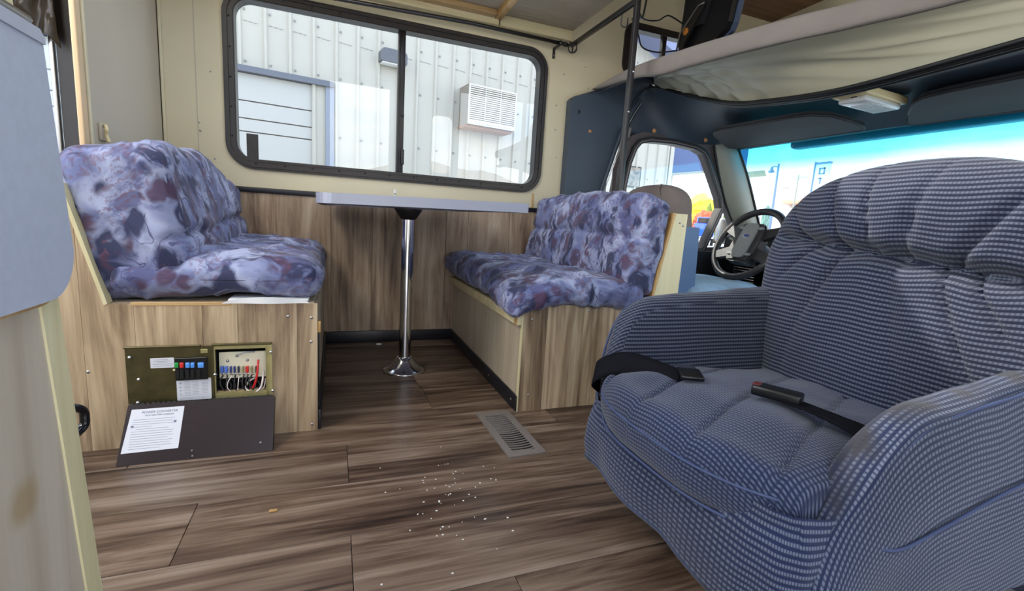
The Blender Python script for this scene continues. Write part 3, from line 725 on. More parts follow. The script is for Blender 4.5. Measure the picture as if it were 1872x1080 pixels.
for q in (590, 640, 700, 760, 830):
    aa, _, cc, dd = zr(q, 380, q+60, 470)
    MB().box(aa, aa+.0095, YB-.019, YB-.014, cc, dd, .001, 1).build('breaker_switch', M_dark, bk)
colr = {'green': (40, 150, 70), 'red': (212, 52, 48), 'blue': (92, 158, 240)}
for q, w, cn in ((585, 50, 'green'), (640, 52, 'red'), (705, 55, 'blue'), (762, 50, 'blue'), (843, 74, 'blue')):
    aa, bb, cc, dd = zr(q, 305, q+w, 358)
    MB().box(aa+.0008, bb-.0008, YB-.020, YB-.013, cc, dd, .0015).build(cn+'_fuse', mat(cn+'_fuse_plastic', colr[cn], .35), PC)
M_paper = mat('label_paper', (216, 218, 226), .7); M_ink = mat('label_ink', (112, 116, 142), .7)
def label(name, x0, x1, z0, z1, y, lines, parent, fn=None, cols=()):
    f = fn or XZ
    o = MB().plate([rrect(x0, x1, z0, z1, .002, 3)], f, y, y-.0006).build(name, M_paper, parent)
    b = MB()
    for (a, c, d, h) in lines: b.plate([[(lerp(x0, x1, a), lerp(z0, z1, d)), (lerp(x0, x1, c), lerp(z0, z1, d)), (lerp(x0, x1, c), lerp(z0, z1, d)+h), (lerp(x0, x1, a), lerp(z0, z1, d)+h)]], f, y-.0006, y-.0008)
    b.build('fine_print', M_ink, o, kind='stuff'); return o
q = zr(312, 268, 572, 365); label('rating_label', *q, YB-.0068, [(.25, .75, .8, .0009), (.15, .85, .65, .0007), (.3, .7, .52, .0007), (.1, .92, .36, .0009), (.12, .9, .18, .0007)], PC)
q = zr(585, 495, 980, 715); label('circuit_label', *q, YB-.0068, [(.08, .14, .78, .002), (.08, .13, .60, .0018), (.08, .13, .44, .0018), (.08, .13, .28, .002), (.06, .94, .22, .0005), (.06, .94, .92, .0005)]+[(a, a+.18, d, .0006) for a in (.22, .45, .72) for d in (.3, .37, .44, .51, .58, .65, .72, .79, .86)]+[(.06, .9, .12, .0006), (.06, .8, .06, .0006)], PC)
for q in ((100, 255), (155, 735), (180, 487), (1030, 445), (1712, 195), (1727, 640)):
    x, z = zp(*q); MB().lathe([(0, -.0065), (.003, -.006), (.0048, -.003), (.005, 0)], (x, YB-.0065, z), 10, 'y', cap=False).build('screw', M_chrome, PC)
x, z = zp(915, 190); MB().box(x-.009, x+.009, YB-.0085, YB-.0065, z-.006, z+.006, .001, 1).build('breaker_tab', M_zinc, PC)
x, z = zp(568, 390); MB().box(x-.003, x+.004, YB-.0085, YB-.0065, z-.003, z+.002).build('small_sticker', M_ivory, PC)
for q, cn in ((1100, (70, 108, 200)), (1150, (80, 116, 206)), (1205, (44, 66, 140)), (1250, (40, 60, 130)), (1300, (36, 44, 74)), (1355, (150, 140, 96)), (1405, (206, 44, 44)), (1460, (150, 140, 96)), (1515, (90, 60, 50))):
    x, z = zp(q, 410); w = .0038 if sum(cn) > 250 and cn[0] != 150 else .002
    o = MB().box(x-w, x+w, YB+.002, YB+.012, z-.0095, z+.0095, .001, 1).build('blade_fuse', mat('fuse_'+str(q), cn, .4), PC)
    x, z = zp(q+8, 465); MB().lathe([(.0015, -.003), (.0036, -.003), (.0036, .002)], (x, YB+.011, z), 10, 'y').build('terminal', M_chrome, PC)
for q in ((1165, 320), (1405, 312), (1280, 262)):
    x, z = zp(*q); MB().lathe([(0, -.003), (.003, -.0025), (.0045, 0)], (x, YB+.012, z), 8, 'y', cap=False).build('board_screw', M_alu, PC)
def wire(pts, r, m, name='wire'):
    P3 = []
    for a, c, y in pts: x, z = zp(a, c); P3.append((x, YB+y, z))
    MB().tube(spline(P3, 6), r, 7).build(name, m, PC)
Wr = mat('red_insulation', (205, 38, 40), .35); Wb = mat('black_insulation', (26, 26, 30), .35); Ww = mat('white_insulation', (226, 214, 212), .35)
wire([(1545, 300, .006), (1540, 400, -.004), (1520, 510, -.006), (1480, 600, -.002), (1430, 630, .012)], .0030, Wr, 'red_wire')
wire([(1605, 430, .006), (1600, 520, -.004), (1570, 610, -.006), (1500, 655, -.004), (1420, 645, 0), (1385, 600, .004), (1430, 545, .01), (1500, 520, .02)], .0028, Ww, 'white_wire')
wire([(1632, 520, .01), (1615, 600, 0), (1575, 645, .0)], .002, Ww, 'white_wire')
wire([(1640, 500, .01), (1630, 560, .01), (1600, 640, .01)], .002, Wr, 'red_wire')
wire([(1215, 480, .006), (1175, 540, -.002), (1165, 600, -.002), (1195, 645, 0), (1230, 655, .008)], .0014, Ww, 'white_wire')
wire([(1302, 480, .006), (1295, 560, 0), (1280, 660, .002)], .0013, Ww, 'white_wire')
for k, q in enumerate((1110, 1160, 1255, 1360, 1410, 1460)):
    wire([(q, 480, .008), (q-25+random.randint(-20, 20), 540, .002), (q-10, 610, 0), (q+50, 655, .004), (q+90, 600, .012), (q+40, 530, .02)], .0022, Wb, 'black_wire')
wire([(1285, 255, .004), (1340, 225, -.002), (1410, 205, -.002), (1500, 215, .01)], .0015, mat('grey_insulation', (140, 146, 160), .4), 'grey_wire')

# leaning brown cover with its paper label
CV = thing('converter_cover', 'dark brown metal panel cover leaning on the floor with a white printed label', 'cover', (-.34, 1.378, 0))
o0 = Vector((-.5165, 1.376, 0)); ex = Vector((1, -.004, .0)).normalized(); ez = Vector((.003, .078, .130)).normalized(); ny = ex.cross(ez).normalized()
def cv(a, h, t):
    sh = .0+.005*0
    return tuple(o0+ex*a+ez*h+ny*t)
CH = .154
b = MB(); b.plate([[(0, 0), (.357, 0), (.353, CH), (.004, CH)]], cv, .0, .0018); b.build('face', mat('brown_painted_metal', (40, 29, 33), .35, .1, var=.1, vscale=30, bump=.05), CV)
b = MB(); b.plate([[(0, 0), (.0016, 0), (.0056, CH), (.004, CH)]], cv, -.028, .0); b.plate([[(.3554, 0), (.357, 0), (.353, CH), (.3514, CH)]], cv, -.028, 0); b.build('side_flange', M_black, CV)
b = MB()
for k in range(29): b.plate([[(.008+k*.0118, CH-.001), (.0155+k*.0118, CH-.001), (.0155+k*.0118, CH+.0035), (.008+k*.0118, CH+.0035)]], cv, -.004, .0018)
b.build('comb_edge', M_black, CV)
b = MB()
for a, h in ((.165, .008), (.162, .022), (.325, .026)): b.box(a-.002, a+.002, 0, .001, h-.002, h+.002)
b2 = MB(); b2.add([cv(v[0], v[2], .0019+v[1]) for v in b.v], b.f); b2.build('cover_holes', M_alu, CV, kind='stuff')
LX0, LX1, LH0, LH1 = .006, .132, .030, .142
def cvl(a, h, t): return cv(a+.0055*h/CH*0, h, t)
lb = MB().plate([[(LX0, LH0), (LX1-.002, LH0+.002), (LX1, LH1), (LX0+.008, LH1-.001)]], cv, .0018, .0024).build('paper_label', M_paper, CV)
b = MB()
for k, (a, c) in enumerate([(.12, .9), (.12, .86), (.12, .9), (.12, .5), (.2, .8), (.12, .9), (.12, .88), (.12, .9), (.12, .8), (.12, .9), (.12, .86), (.12, .9), (.12, .7)]):
    h = .113-k*.0062; x_a = LX0+a*.12; x_b = LX0+c*.12
    b.plate([[(x_a, h), (x_b, h), (x_b, h+.0008), (x_a, h+.0008)]], cv, .0024, .0026)
b.plate([[(.018, .094), (.024, .094), (.024, .099), (.018, .099)]], cv, .0024, .0026); b.plate([[(.112, .1), (.118, .1), (.118, .106), (.112, .106)]], cv, .0024, .0026)
b.build('fine_print', M_ink, lb, kind='stuff')
def text(name, s, size, basis, mat_, parent, ext=.0002):
    """basis: 4x4 placing the text plane (x right, y up) in the world"""
    cu = bpy.data.curves.new('t', 'FONT'); cu.body = s; cu.size = size; cu.align_x = 'CENTER'; cu.extrude = ext
    ob = bpy.data.objects.new('t', cu); COL.objects.link(ob)
    me = bpy.data.meshes.new_from_object(ob.evaluated_get(bpy.context.evaluated_depsgraph_get()))
    bpy.data.objects.remove(ob); off = _world_loc(parent) if parent else Vector((0, 0, 0))
    for v in me.vertices: v.co = (basis @ v.co)-off
    me.materials.clear(); me.materials.append(mat_); me.name = name
    o = bpy.data.objects.new(name, me); COL.objects.link(o); o.parent = parent; return o
Bt = Matrix((tuple(ex)+(0,), tuple(ez)+(0,), tuple(-ny)+(0,), (0, 0, 0, 1))).transposed()
def tm(a, h, t=.0026): m = Bt.copy(); m.translation = Vector(cv(a, h, t)); return m
# ny must face the room
text('lettering', 'POWER CONVERTER', .0085, tm(.078, .129), M_ink, lb)
text('lettering', 'WITH BATTERY CHARGER', .0055, tm(.078, .1215), M_ink, lb)

# ================================================================ ARMCHAIR
AC = thing('armchair', 'large blue checked barrel armchair facing left in the right foreground', 'armchair', (.87, .69, 0))
YC = .665
# ---- backrest
def zc(y): return .650+.11*(y-YC)
def pleat(y, z):
    dz = z-zc(y); k = 1+1.3*abs(dz)/.3
    w = (y-YC-.02)/k
    n = noise.noise((w*7, 3.1+(0 if dz > 0 else 5), dz*1.2))
    ph = w*(42 if dz > 0 else 40)+2.4*n+(2 if dz > 0 else .3)
    r = abs(math.sin(ph)); g = (1-r)**4
    amp = .013*math.exp(-abs(dz)/.16)*smooth(.32, .17, abs(y-YC))
    return -g*amp*2.8+.004*noise.noise((y*9, z*7, 2))
def backf(u, v):
    th = 2*PI*u; cs, sn_ = math.cos(th), math.sin(th)
    z = .27+.600*math.sin(v*PI/2)**.9
    wtab = [(.27, .265), (.33, .285), (.45, .318), (.60, .338), (.66, .330), (.70, .330), (.76, .312), (.80, .280), (.83, .240), (.855, .170), (.87, .0)]
    w = tab(wtab, z)
    if z > .60: q = (z-.60)/.27; w = .338*max(0, 1-q**2.6)**(1/2.05)
    D = .085 if z < .78 else .085*max(0, 1-((z-.78)/.09)**2)**.5
    e = .42
    y = YC+w*math.copysign(abs(cs)**.75, cs); d = D*math.copysign(abs(sn_)**e, sn_)
    xp = 1.17+(z-.32)*.125
    disp = 0
    if sn_ > 0:
        f = abs(sn_)**e
        disp = f*(pleat(y, z)-.040*math.exp(-((z-zc(y))/.020)**2)*smooth(.345, .27, abs(y-YC)*1.0)
                  +.030*(1-((y-YC)/.34)**2)*math.exp(-((z-.76)/.09)**2)+.020*math.exp(-((z-.48)/.12)**2))
    return (xp-.55*d if d < 0 else xp-d-disp, y, z)
MB().grid(260, 150, backf, closeu=True, uv=lambda u, v, p: (p.y, p.z+.006*math.exp(-abs(p.z-zc(p.y))/.10)*math.sin(p.y*42)*(1 if p.z < zc(p.y) else -1))).build('backrest', M_check, AC)
# ---- seat cushion
def xfront(y):
    s = abs(y-.68)/.265; return .548+.085*s**3
def seatf(u, v):
    y = .405+.54*u
    s = abs(y-.68)/.265
    xf = xfront(y); p = v
    top = .328+.022*(1-min(1, s)**3)
    edge_drop = .016*smooth(.85, 1.0, s)+.10*smooth(.975, 1.035, s)
    if p < .62:
        x = 1.20+(xf+.05-1.20)*(p/.62); z = top-edge_drop-.018*smooth(.85, 1.2, x)
        z += .012*math.exp(-((x-.72)/.14)**2)
    elif p < .90:
        a = (p-.62)/.28*PI; r = (top-edge_drop-.232)/2
        x = xf+.05-.058*abs(math.sin(a))**.6; z = top-edge_drop-r+r*math.copysign(abs(math.cos(a))**.75, math.cos(a))+.012*math.exp(-((xf+.05-.72)/.14)**2)*(1-(p-.62)/.28)
    else:
        x = xf+.05+.10*(p-.90)/.1; z = .232
    if p < .75:
        t = y-(.557+.47*(x-.528)); k = (t/.145-math.floor(t/.145+.5))*.145
        g = math.exp(-(k/.006)**2); z -= .009*g*smooth(.54, .60, x)*(1-.4*smooth(.9, 1.1, x))
        z += .006*noise.noise((x*9, y*9, 4))-.0025*math.cos(t/.145*2*PI)
    x += .004*noise.noise((y*14, z*14, 8))
    return (x, y, z)
def seatuv(u, v, p): return (p.y, 1.2-p.x if v < .62 else (1.2-xfront(p.y)-.05)+(.35-p.z)*1.15)
so = MB().grid(120, 150, seatf, uv='arc').build('seat_cushion', M_check_s, AC)
pts = [(xfront(y)-.0085, y, .304) for y in [.44+.49*k/40 for k in range(41)]]
MB().tube(pts, .0026, 6).build('piping', M_piping, so)
pts = [(xfront(y)+.000, y, .242) for y in [.44+.49*k/40 for k in range(41)]]
MB().tube(pts, .0026, 6).build('piping', M_piping, so)
# ---- arms
def arm(name, P, B, yo, yi, ro, label, flare=0, botz=None):
    Pc = spline([(x, 0, z) for x, z in P], 8); Bc = spline([(x, 0, z) for x, z in B], 8)
    def samp(c, t):
        f = t*(len(c)-1); i = min(int(f), len(c)-2); return c[i].lerp(c[i+1], f-i)
    ym = (yo+yi)/2; hw = (yo-yi)/2            # signed: outward positive
    al = [0]
    for i in range(1, len(Pc)): al.append(al[-1]+(Pc[i]-Pc[i-1]).length)
    def cross(v):
        # v 0..1 : inner bottom -> over the edge -> outer bottom ; returns (q, s)  q = depth from outline, s = -1..1
        if v < .3: return (1-v/.3)*(1-.06)+.06, -1
        if v < .5:
            a = (v-.3)/.2*PI/2; return .06*(1-math.sin(a)), -math.cos(a)
        if v < .7:
            a = (v-.5)/.2*PI/2; return .06*(1-math.cos(a)), math.sin(a)
        return .06+(v-.7)/.3*.94, 1
    def fn(u, v):
        q, s = cross(v); p = samp(Pc, u); b_ = samp(Bc, u); r = p.lerp(b_, q)
        y = ym+hw*s
        bulge = math.sin(PI*min(1, q))
        if s == 1 or s > .9: y += math.copysign(1, hw)*(.012*bulge+flare*q)+.006*noise.noise((r.x*7, r.z*7, 5+yo))
        if s == -1: y -= math.copysign(1, hw)*.012*bulge-.004*noise.noise((r.x*8, r.z*8, 2))
        dx = .006*noise.noise((u*9, v*9, yo*10))
        return (r.x+dx, y, r.z+.004*noise.noise((r.x*12, 0, v*6)))
    def uv(u, v, p):
        q, s = cross(v)
        return (p.x*.6+u*.2, p.z+(1-abs(s))*.0+ (0 if abs(s) == 1 else (p.y-ym)*.9))
    def uv2(u, v, p):
        q, s = cross(v); f = u*(len(al)-1); i = min(int(f), len(al)-2); w = lerp(al[i], al[i+1], f-i)
        d = (samp(Pc, u)-samp(Bc, u)).length
        return (w, q*d+.028*s)
    return MB().grid(110, 70, fn, uv=uv2 if yo < .5 else uv).build(name, M_check2 if yo < .5 else M_check, AC, label=label)
nearP = [(.605, .130), (.635, .245), (.678, .325), (.735, .392), (.805, .436), (.90, .452), (1.02, .466), (1.15, .49), (1.28, .52)]
nearB = [(.630, .125), (.69, .13), (.76, .128), (.83, .118), (.90, .106), (.98, .095), (1.08, .085), (1.18, .08), (1.30, .08)]
arm('arm', nearP, nearB, .385, .442, .03, 'near arm with sloping front, worn at the top', flare=.012)
farP = [(.635, .10), (.628, .25), (.636, .37), (.664, .455), (.715, .504), (.82, .520), (.95, .528), (1.08, .538), (1.22, .55)]
farB = [(.66, .10), (.72, .11), (.78, .12), (.85, .12), (.92, .12), (1.0, .12), (1.1, .12), (1.15, .12), (1.25, .12)]
arm('arm', farP, farB, .990, .930, .03, 'far arm beside the steering wheel view')
# piping along both arm tops
MB().tube([(p.x+.006, .990, p.z-.008) for p in spline([(x, 0, z) for x, z in farP], 6)], .0028, 6).build('arm_piping', M_piping, AC)
MB().tube([(p.x+.012, .384, p.z-.016) for p in spline([(x, 0, z) for x, z in nearP[1:]], 6)], .0028, 6).build('arm_piping', M_piping, AC)
MB().tube(spline([(.700, .378, .262), (.76, .366, .245), (.85, .363, .262), (.98, .362, .292), (1.1, .363, .31), (1.25, .365, .33)], 6), .003, 6).build('arm_seam', M_piping, AC)
# ---- front skirt wrapping both corners
plan = spline([(.72, 1.000), (.640, .995), (.606, .965), (.592, .92), (.584, .80), (.580, .65), (.574, .50), (.580, .43), (.606, .398), (.66, .386), (.78, .380)], 10)
lenp = [0]
for i in range(1, len(plan)): lenp.append(lenp[-1]+(plan[i]-plan[i-1]).length if i else 0)
def skirt(u, v):
    f = u*(len(plan)-1); i = min(int(f), len(plan)-2); p = plan[i].lerp(plan[i+1], f-i)
    c = Vector((.87, .69)); d = (Vector((p.x, p.y))-c).normalized()
    zt = .262+.032*smooth(.35, .72, u)
    z = lerp(zt, .108, v)
    if u > .80: z = lerp(zt, lerp(.108, .128, (u-.80)/.2), v)
    k = .010*math.sin(PI*v)+.004*noise.noise((u*14, v*3, 3))-.012*(1-v)**2
    if .2 < u < .8: k -= .006*math.exp(-((v-.12)/.08)**2)
    k += .007*v*math.sin(u*34+2*noise.noise((u*6, 0, 1)))*smooth(.0, .2, u)*smooth(.85, .6, u)-.012*math.exp(-((u-.17)/.012)**2)*v
    return (p.x+d.x*k, p.y+d.y*k, z)
sk = MB().grid(150, 24, skirt, uv=lambda u, v, p: (u*lenp[-1], p.z)).build('skirt', M_check2, AC)
MB().tube([Vector(skirt(k/80, 1)) for k in range(81)], .004, 6).build('hem', M_check2, sk)
MB().box(.64, 1.24, .41, .97, .13, .25, .03).build('frame', M_navyd, AC)
b = MB(); b.lathe([(.0, .0), (.17, .0), (.17, .012), (.08, .03), (.07, .13), (.0, .13)], (.92, .68, 0), 24); b.build('swivel_base', M_blackmetal, AC)

# ---- seat belts lying on the chair
def ribbon(name, L_, R_, th, m, parent):
    A = spline(L_, 8); B = spline(R_, 8); n = len(A)
    o = MB().grid(n-1, 4, lambda u, v: A[round(u*(n-1))].lerp(B[round(u*(n-1))], v)).build(name, m, parent)
    md = o.modifiers.new('thick', 'SOLIDIFY'); md.thickness = th; md.offset = 0; return o
t = thing('seat_belt', 'black lap belt with metal tongue draped over the far front corner of the armchair', 'seat belt', (.66, .88, .34))
ribbon('webbing', [(.640, .985, .30), (.598, .950, .352), (.632, .925, .382), (.670, .890, .388), (.700, .840, .382), (.728, .800, .374)],
       [(.630, .975, .262), (.578, .930, .305), (.606, .900, .336), (.645, .868, .346), (.678, .825, .352), (.700, .780, .362)], .0025, M_belt, t)
b = MB(); Mb = Matrix.Translation((.722, .772, .376)) @ Matrix.Rotation(math.radians(62), 4, 'Z') @ Matrix.Rotation(math.radians(-6), 4, 'Y')
b.box(-.030, .020, -.024, .024, -.004, .006, .003, 2, M=Mb); b.build('tongue_sleeve', mat('black_belt_plastic', (16, 16, 18), .3), t)
MB().box(-.062, -.030, -.021, .021, -.003, .0005, .001, 1, M=Matrix.Translation((.722, .772, .376)) @ Matrix.Rotation(math.radians(242), 4, 'Z') @ Matrix.Rotation(math.radians(6), 4, 'Y') @ Matrix.Translation((.012, 0, 0))).build('metal_tongue', M_chrome, t)
t = thing('buckle_strap', 'black seat belt buckle on a strap lying across the middle of the armchair seat', 'seat belt', (.8, .55, .36))
ribbon('strap', [(.835, .625, .372), (.84, .58, .372), (.85, .53, .370), (.86, .48, .366), (.86, .425, .352)],
       [(.79, .60, .374), (.80, .56, .373), (.80, .51, .371), (.80, .46, .366), (.80, .41, .352)], .003, M_belt, t)
b = MB(); Mb = Matrix.Translation((.800, .625, .382)) @ Matrix.Rotation(math.radians(118), 4, 'Z')
b.box(-.046, .040, -.0195, .0195, -.010, .010, .005, 3, M=Mb); b.build('buckle', mat('black_buckle', (14, 14, 16), .35), t)
b = MB(); b.box(.026, .041, -.012, .012, .0085, .0108, .001, 1, M=Mb); b.build('release_button', mat('dull_red', (96, 40, 38), .5), t)
# ================================================================ OVERCAB BUNK
BK = thing('bunk_pad', 'grey padded edge of the overcab bunk sweeping across the upper right', 'bunk', (1.5, 1.4, 1.41))
edge = spline([(1.378, 2.510, 1.45), (1.352, 2.25, 1.45), (1.352, 2.015, 1.45), (1.41, 1.68, 1.45), (1.498, 1.352, 1.45), (1.569, 1.171, 1.45), (1.66, .85, 1.45), (1.72, .3, 1.45), (1.72, -.2, 1.45)], 12)
def thk_y(y): return tab([(1.85, .080), (1.95, .074), (2.015, .060), (2.15, .046), (2.30, .034), (2.42, .022), (2.51, .006)], y)
NE = len(edge)-1
def bunkf(u, v):
    f = u*NE; i = min(int(f), NE-1); p = edge[i].lerp(edge[i+1], f-i); t = thk_y(p.y)
    a = (v-.5)*PI; hx = .016
    if v < .08: return (p.x+.004*(.08-v)/.08+.02, p.y, p.z-t)
    if v > .92: return (p.x+(.03+.32*smooth(1.92, 1.75, p.y))*(v-.92)/.08+.02, p.y, p.z)
    w = (v-.08)/.84; a = (w-.5)*PI
    return (p.x+.02-.022*math.cos(a)**.6 if math.cos(a) > 0 else p.x+.02, p.y, p.z-t/2+t/2*math.sin(a)*1.0+.003*noise.noise((p.y*5, v*3, 1)))
MB().grid(120, 26, bunkf).build('pad_edge', M_mattress, BK)
MB().box(1.80, 2.62, -.2, 2.30, 1.425, 1.448, .01).build('pad_core', M_mattress, BK)
# underside vinyl
stripP = spline([(1.72, 2.43, 1.50), (1.75, 2.172, 1.402), (1.76, 1.85, 1.294), (1.76, 1.629, 1.258), (1.75, 1.377, 1.232), (1.75, 1.179, 1.229), (1.75, .802, 1.245), (1.75, .3, 1.27), (1.75, -.2, 1.28)], 12)
def samp(c, t):
    f = t*(len(c)-1); i = min(int(f), len(c)-2); return c[i].lerp(c[i+1], f-i)
def at_y(c, y):
    for i in range(len(c)-1):
        if (c[i].y-y)*(c[i+1].y-y) <= 0 and c[i].y != c[i+1].y: return c[i].lerp(c[i+1], (c[i].y-y)/(c[i].y-c[i+1].y))
    return c[0] if y > c[0].y else c[-1]
def under(u, v):
    y0 = lerp(1.94, -.15, u); y1 = lerp(2.42, -.15, u**1.0)
    a = at_y(edge, y0); t = thk_y(y0)
    A = Vector((a.x+.020, y0, a.z-t-.002)); B = at_y(stripP, y1)+Vector((.01, 0, .004))
    p = A.lerp(B, v); sag = math.sin(PI*v)
    p.z += .03*sag-.0
    fold = math.sin(p.y*46+v*2.5+2*noise.noise((p.y*4, v, 0)))
    p.z -= .015*fold*v*smooth(1.35, 1.9, p.y)*(1.2-v*.5)
    p.z -= .010*(1-abs(noise.noise((p.y*3.4+v*3.2, v*1.2, 7)))*3)*sag*1.0*smooth(.0, .5, v)
    return p
o = MB().grid(170, 40, under).build('bunk_underside', M_vinyl, BK)
# ================================================================ CAB: side trim panel, headliner, pillars
b = MB(); pan = [(1.229, .82), (1.229, 1.36)]+[(1.245, 1.378), (1.40, 1.425), (1.56, 1.503), (1.70, 1.566), (1.745, 1.572), (1.775, 1.553), (1.74, 1.50), (1.66, 1.40), (1.61, 1.32), (1.575, 1.24), (1.535, 1.12), (1.50, 1.0), (1.470, .90), (1.45, .82)]
CT = thing('cab_side_trim', 'dark blue grey molded trim panel between the window wall and the cab door', 'trim panel', (1.45, 2.48, 1.1))
b.plate([pan], XZ, 2.458, YW-.002); b.build('panel', M_navy, CT)
lip = spline([(x, 2.452, z) for x, z in pan[6:]], 5)
MB().tube(lip, .012, 8).build('lip', M_navy, CT)
MB().tube([p+Vector((.014, -.010, -.004)) for p in lip], .0022, 5).build('lip_seam', mat('pale_seam', (150, 158, 160), .5), CT)
for x, z, m_ in ((1.362, 1.206, M_amber), (1.28, 1.30, M_black)):
    MB().lathe([(0, -.004), (.007, -.003), (.010, 0)], (x, 2.458, z), 10, 'y', cap=False).build('screw_cap', m_, CT)
MB().box(1.301, 1.512, 2.475, 2.500, -.1, 1.40, .004).build('pillar_skin', mat('pillar_grey_plastic', (88, 90, 90), .5), CT)
def flange(u, v):
    y0 = lerp(2.49, 1.925, u); a = at_y(edge, y0); A = Vector((a.x+.018, y0, a.z-thk_y(y0)-.001))
    B = Vector((lerp(1.245, 1.775, u), 2.455-.01*u, tab([(0, 1.378), (.29, 1.425), (.59, 1.503), (.86, 1.566), (.94, 1.570), (1, 1.553)], u)))
    p = A.lerp(B, v); p.z += .02*math.sin(PI*v)*u; return p
MB().grid(40, 14, flange).build('top_flange', M_navy, CT)
e1 = [Vector(flange(1, k/14)) for k in range(15)]
MB().tube(e1, .011, 8).build('flange_lip', M_navy, CT)
# headliner
HB = spline([(1.56, 2.40, .98), (1.585, 2.39, 1.10), (1.66, 2.375, 1.19), (1.85, 2.36, 1.205), (2.08, 2.345, 1.20), (2.25, 2.32, 1.215), (2.30, 2.2, 1.214), (2.31, 1.9, 1.205), (2.31, 1.5, 1.192), (2.31, 1.0, 1.175), (2.31, .4, 1.165), (2.31, -.2, 1.16)], 10)
HA = spline([(1.60, 2.45, 1.36), (1.64, 2.44, 1.43), (1.70, 2.40, 1.474), (1.75, 2.172, 1.398), (1.76, 2.0, 1.345), (1.76, 1.85, 1.290), (1.76, 1.629, 1.254), (1.75, 1.377, 1.228), (1.75, 1.0, 1.232), (1.75, .802, 1.241), (1.75, .3, 1.266), (1.75, -.2, 1.276)], 10)
def headf(u, v):
    p = samp(HA, u).lerp(samp(HB, u), v); s = math.sin(PI*v)
    p.z += .045*s*smooth(.25, .6, u); 
    p.y += .045*s*smooth(.45, .2, u); p.z += .03*s*smooth(.5, .2, u)
    return p
HL = thing('cab_headliner', 'dark blue molded headliner over the driving cab', 'headliner', (2.0, 1.6, 1.2))
MB().grid(120, 24, headf).build('shell', M_navyd, HL)
for k, (dx, dz) in enumerate(((-.004, .002), (.010, -.004), (.024, -.007))):
    MB().tube([p+Vector((dx, 0, dz)) for p in stripP], .0085, 7).build('edge_strip', M_rubber, HL)
for p in ((1.706, 2.335, 1.232), (2.040, 2.290, 1.214)):
    MB().lathe([(0, -.010), (.009, -.008), (.013, 0)], p, 10, 'y', cap=False).build('screw_cap', M_amber, HL)
# outer skin of the cab roof and header so daylight stays outside
b = MB(); b.box(1.30, 2.75, -.35, 2.56, 2.10, 2.14); b.build('roof_skin', M_white, HL)
b = MB(); b.box(2.66, 2.75, -.35, 2.56, 1.46, 2.10); b.box(2.33, 2.75, -.35, 2.56, 1.445, 1.46); b.build('overcab_front', M_cream, HL)
MB().box(1.31, 2.66, -.35, YW-.001, 2.052, 2.10).build('bunk_ceiling', M_ceilwood, HL)
MB().box(1.35, 2.7, YW, YW+.03, 1.36, 1.42).build('side_skin', M_white, HL)

# cab side: door with window, pillar
DR = thing('cab_door', 'driver side cab door with framed window and dark lower panel', 'door', (1.95, 2.4, .5))
YD = 2.35
wo_ = [(1.566, .560), (1.566, .913), (1.585, 1.04), (1.611, 1.120), (1.640, 1.155), (1.70, 1.172), (1.86, 1.178), (2.03, 1.165), (2.09, 1.145), (2.12, 1.11), (2.255, .895), (2.275, .835), (2.170, .580), (2.09, .575)]
wo_ = [(x, z) for x, z in wo_]
ctr = (1.9, .85)
def off(pts, k): 
    out = []
    n = len(pts)
    for i in range(n):
        a, b_, c = Vector(pts[i-1]), Vector(pts[i]), Vector(pts[(i+1) % n])
        d1 = (b_-a).normalized(); d2 = (c-b_).normalized(); nn = Vector((-(d1.y+d2.y), d1.x+d2.x)).normalized()
        out.append(tuple(b_+nn*k))
    return out
fr_out = off(wo_, .030)
fr_out2 = off(wo_, .012)
outerdoor = [(1.50, .0), (1.50, 1.0), (1.535, 1.13), (1.58, 1.195), (1.66, 1.225), (2.20, 1.225), (2.30, 1.10), (2.60, .72), (2.62, .0)]
vent = [(2.20, .585), (2.298, .82), (2.325, .85), (2.36, .80), (2.50, .60)]
MB().plate([outerdoor, wo_, vent], XZ, YD+.010, YD+.055).build('shell', mat('dark_brown_grey_door', (74, 66, 66), .5), DR)
MB().plate([fr_out, wo_], XZ, YD-.006, YD+.012).build('window_seal', M_rubber, DR)
MB().tube([(x, YD-.004, z) for x, z in fr_out2], .006, 6, closed=True).build('seal_bead', mat('brown_grey_seal', (96, 84, 84), .4), DR)
MB().plate([[(1.50, -.10), (2.75, -.10), (2.75, .565), (2.20, .565), (1.50, .565)]], XZ, YD-.05, YD+.01).build('lower_panel', M_dash, DR)
MB().plate([wo_], XZ, YD+.03, YD+.034).build('pane', M_glass, DR)
MB().plate([vent], XZ, YD+.03, YD+.034).build('vent_pane', M_glass, DR)
b = MB(); b.box(2.40, 2.52, YD+.10, YD+.16, .62, .78, .02); b.build('side_mirror', mat('white_mirror_housing', (214, 216, 216), .4), DR)
# A pillar
AP = thing('windshield_pillar', 'grey molded pillar trim between the door window and the windshield', 'pillar', (2.4, 2.35, .9))
def pil(u, v):
    L0 = [(2.155, 2.345, 1.205), (2.24, 2.345, 1.00), (2.335, 2.345, .82), (2.47, 2.36, .66)]
    R0 = [(2.33, 2.345, 1.225), (2.40, 2.30, 1.04), (2.48, 2.285, .86), (2.60, 2.30, .66)]
    a = samp(spline(L0, 6), u); c = samp(spline(R0, 6), u); p = a.lerp(c, v); p.y -= .030*math.sin(PI*v); p.x -= .02*math.sin(PI*v); return p
MB().grid(24, 12, pil).build('cover', M_pillar, AP)
MB().tube([Vector(pil(k/20, 1))+Vector((.006, 0, 0)) for k in range(21)], .009, 7).build('windshield_gasket', M_rubber, AP)
MB().tube([Vector(pil(k/20, 0)) for k in range(21)], .007, 7).build('door_gasket', M_rubber, AP)
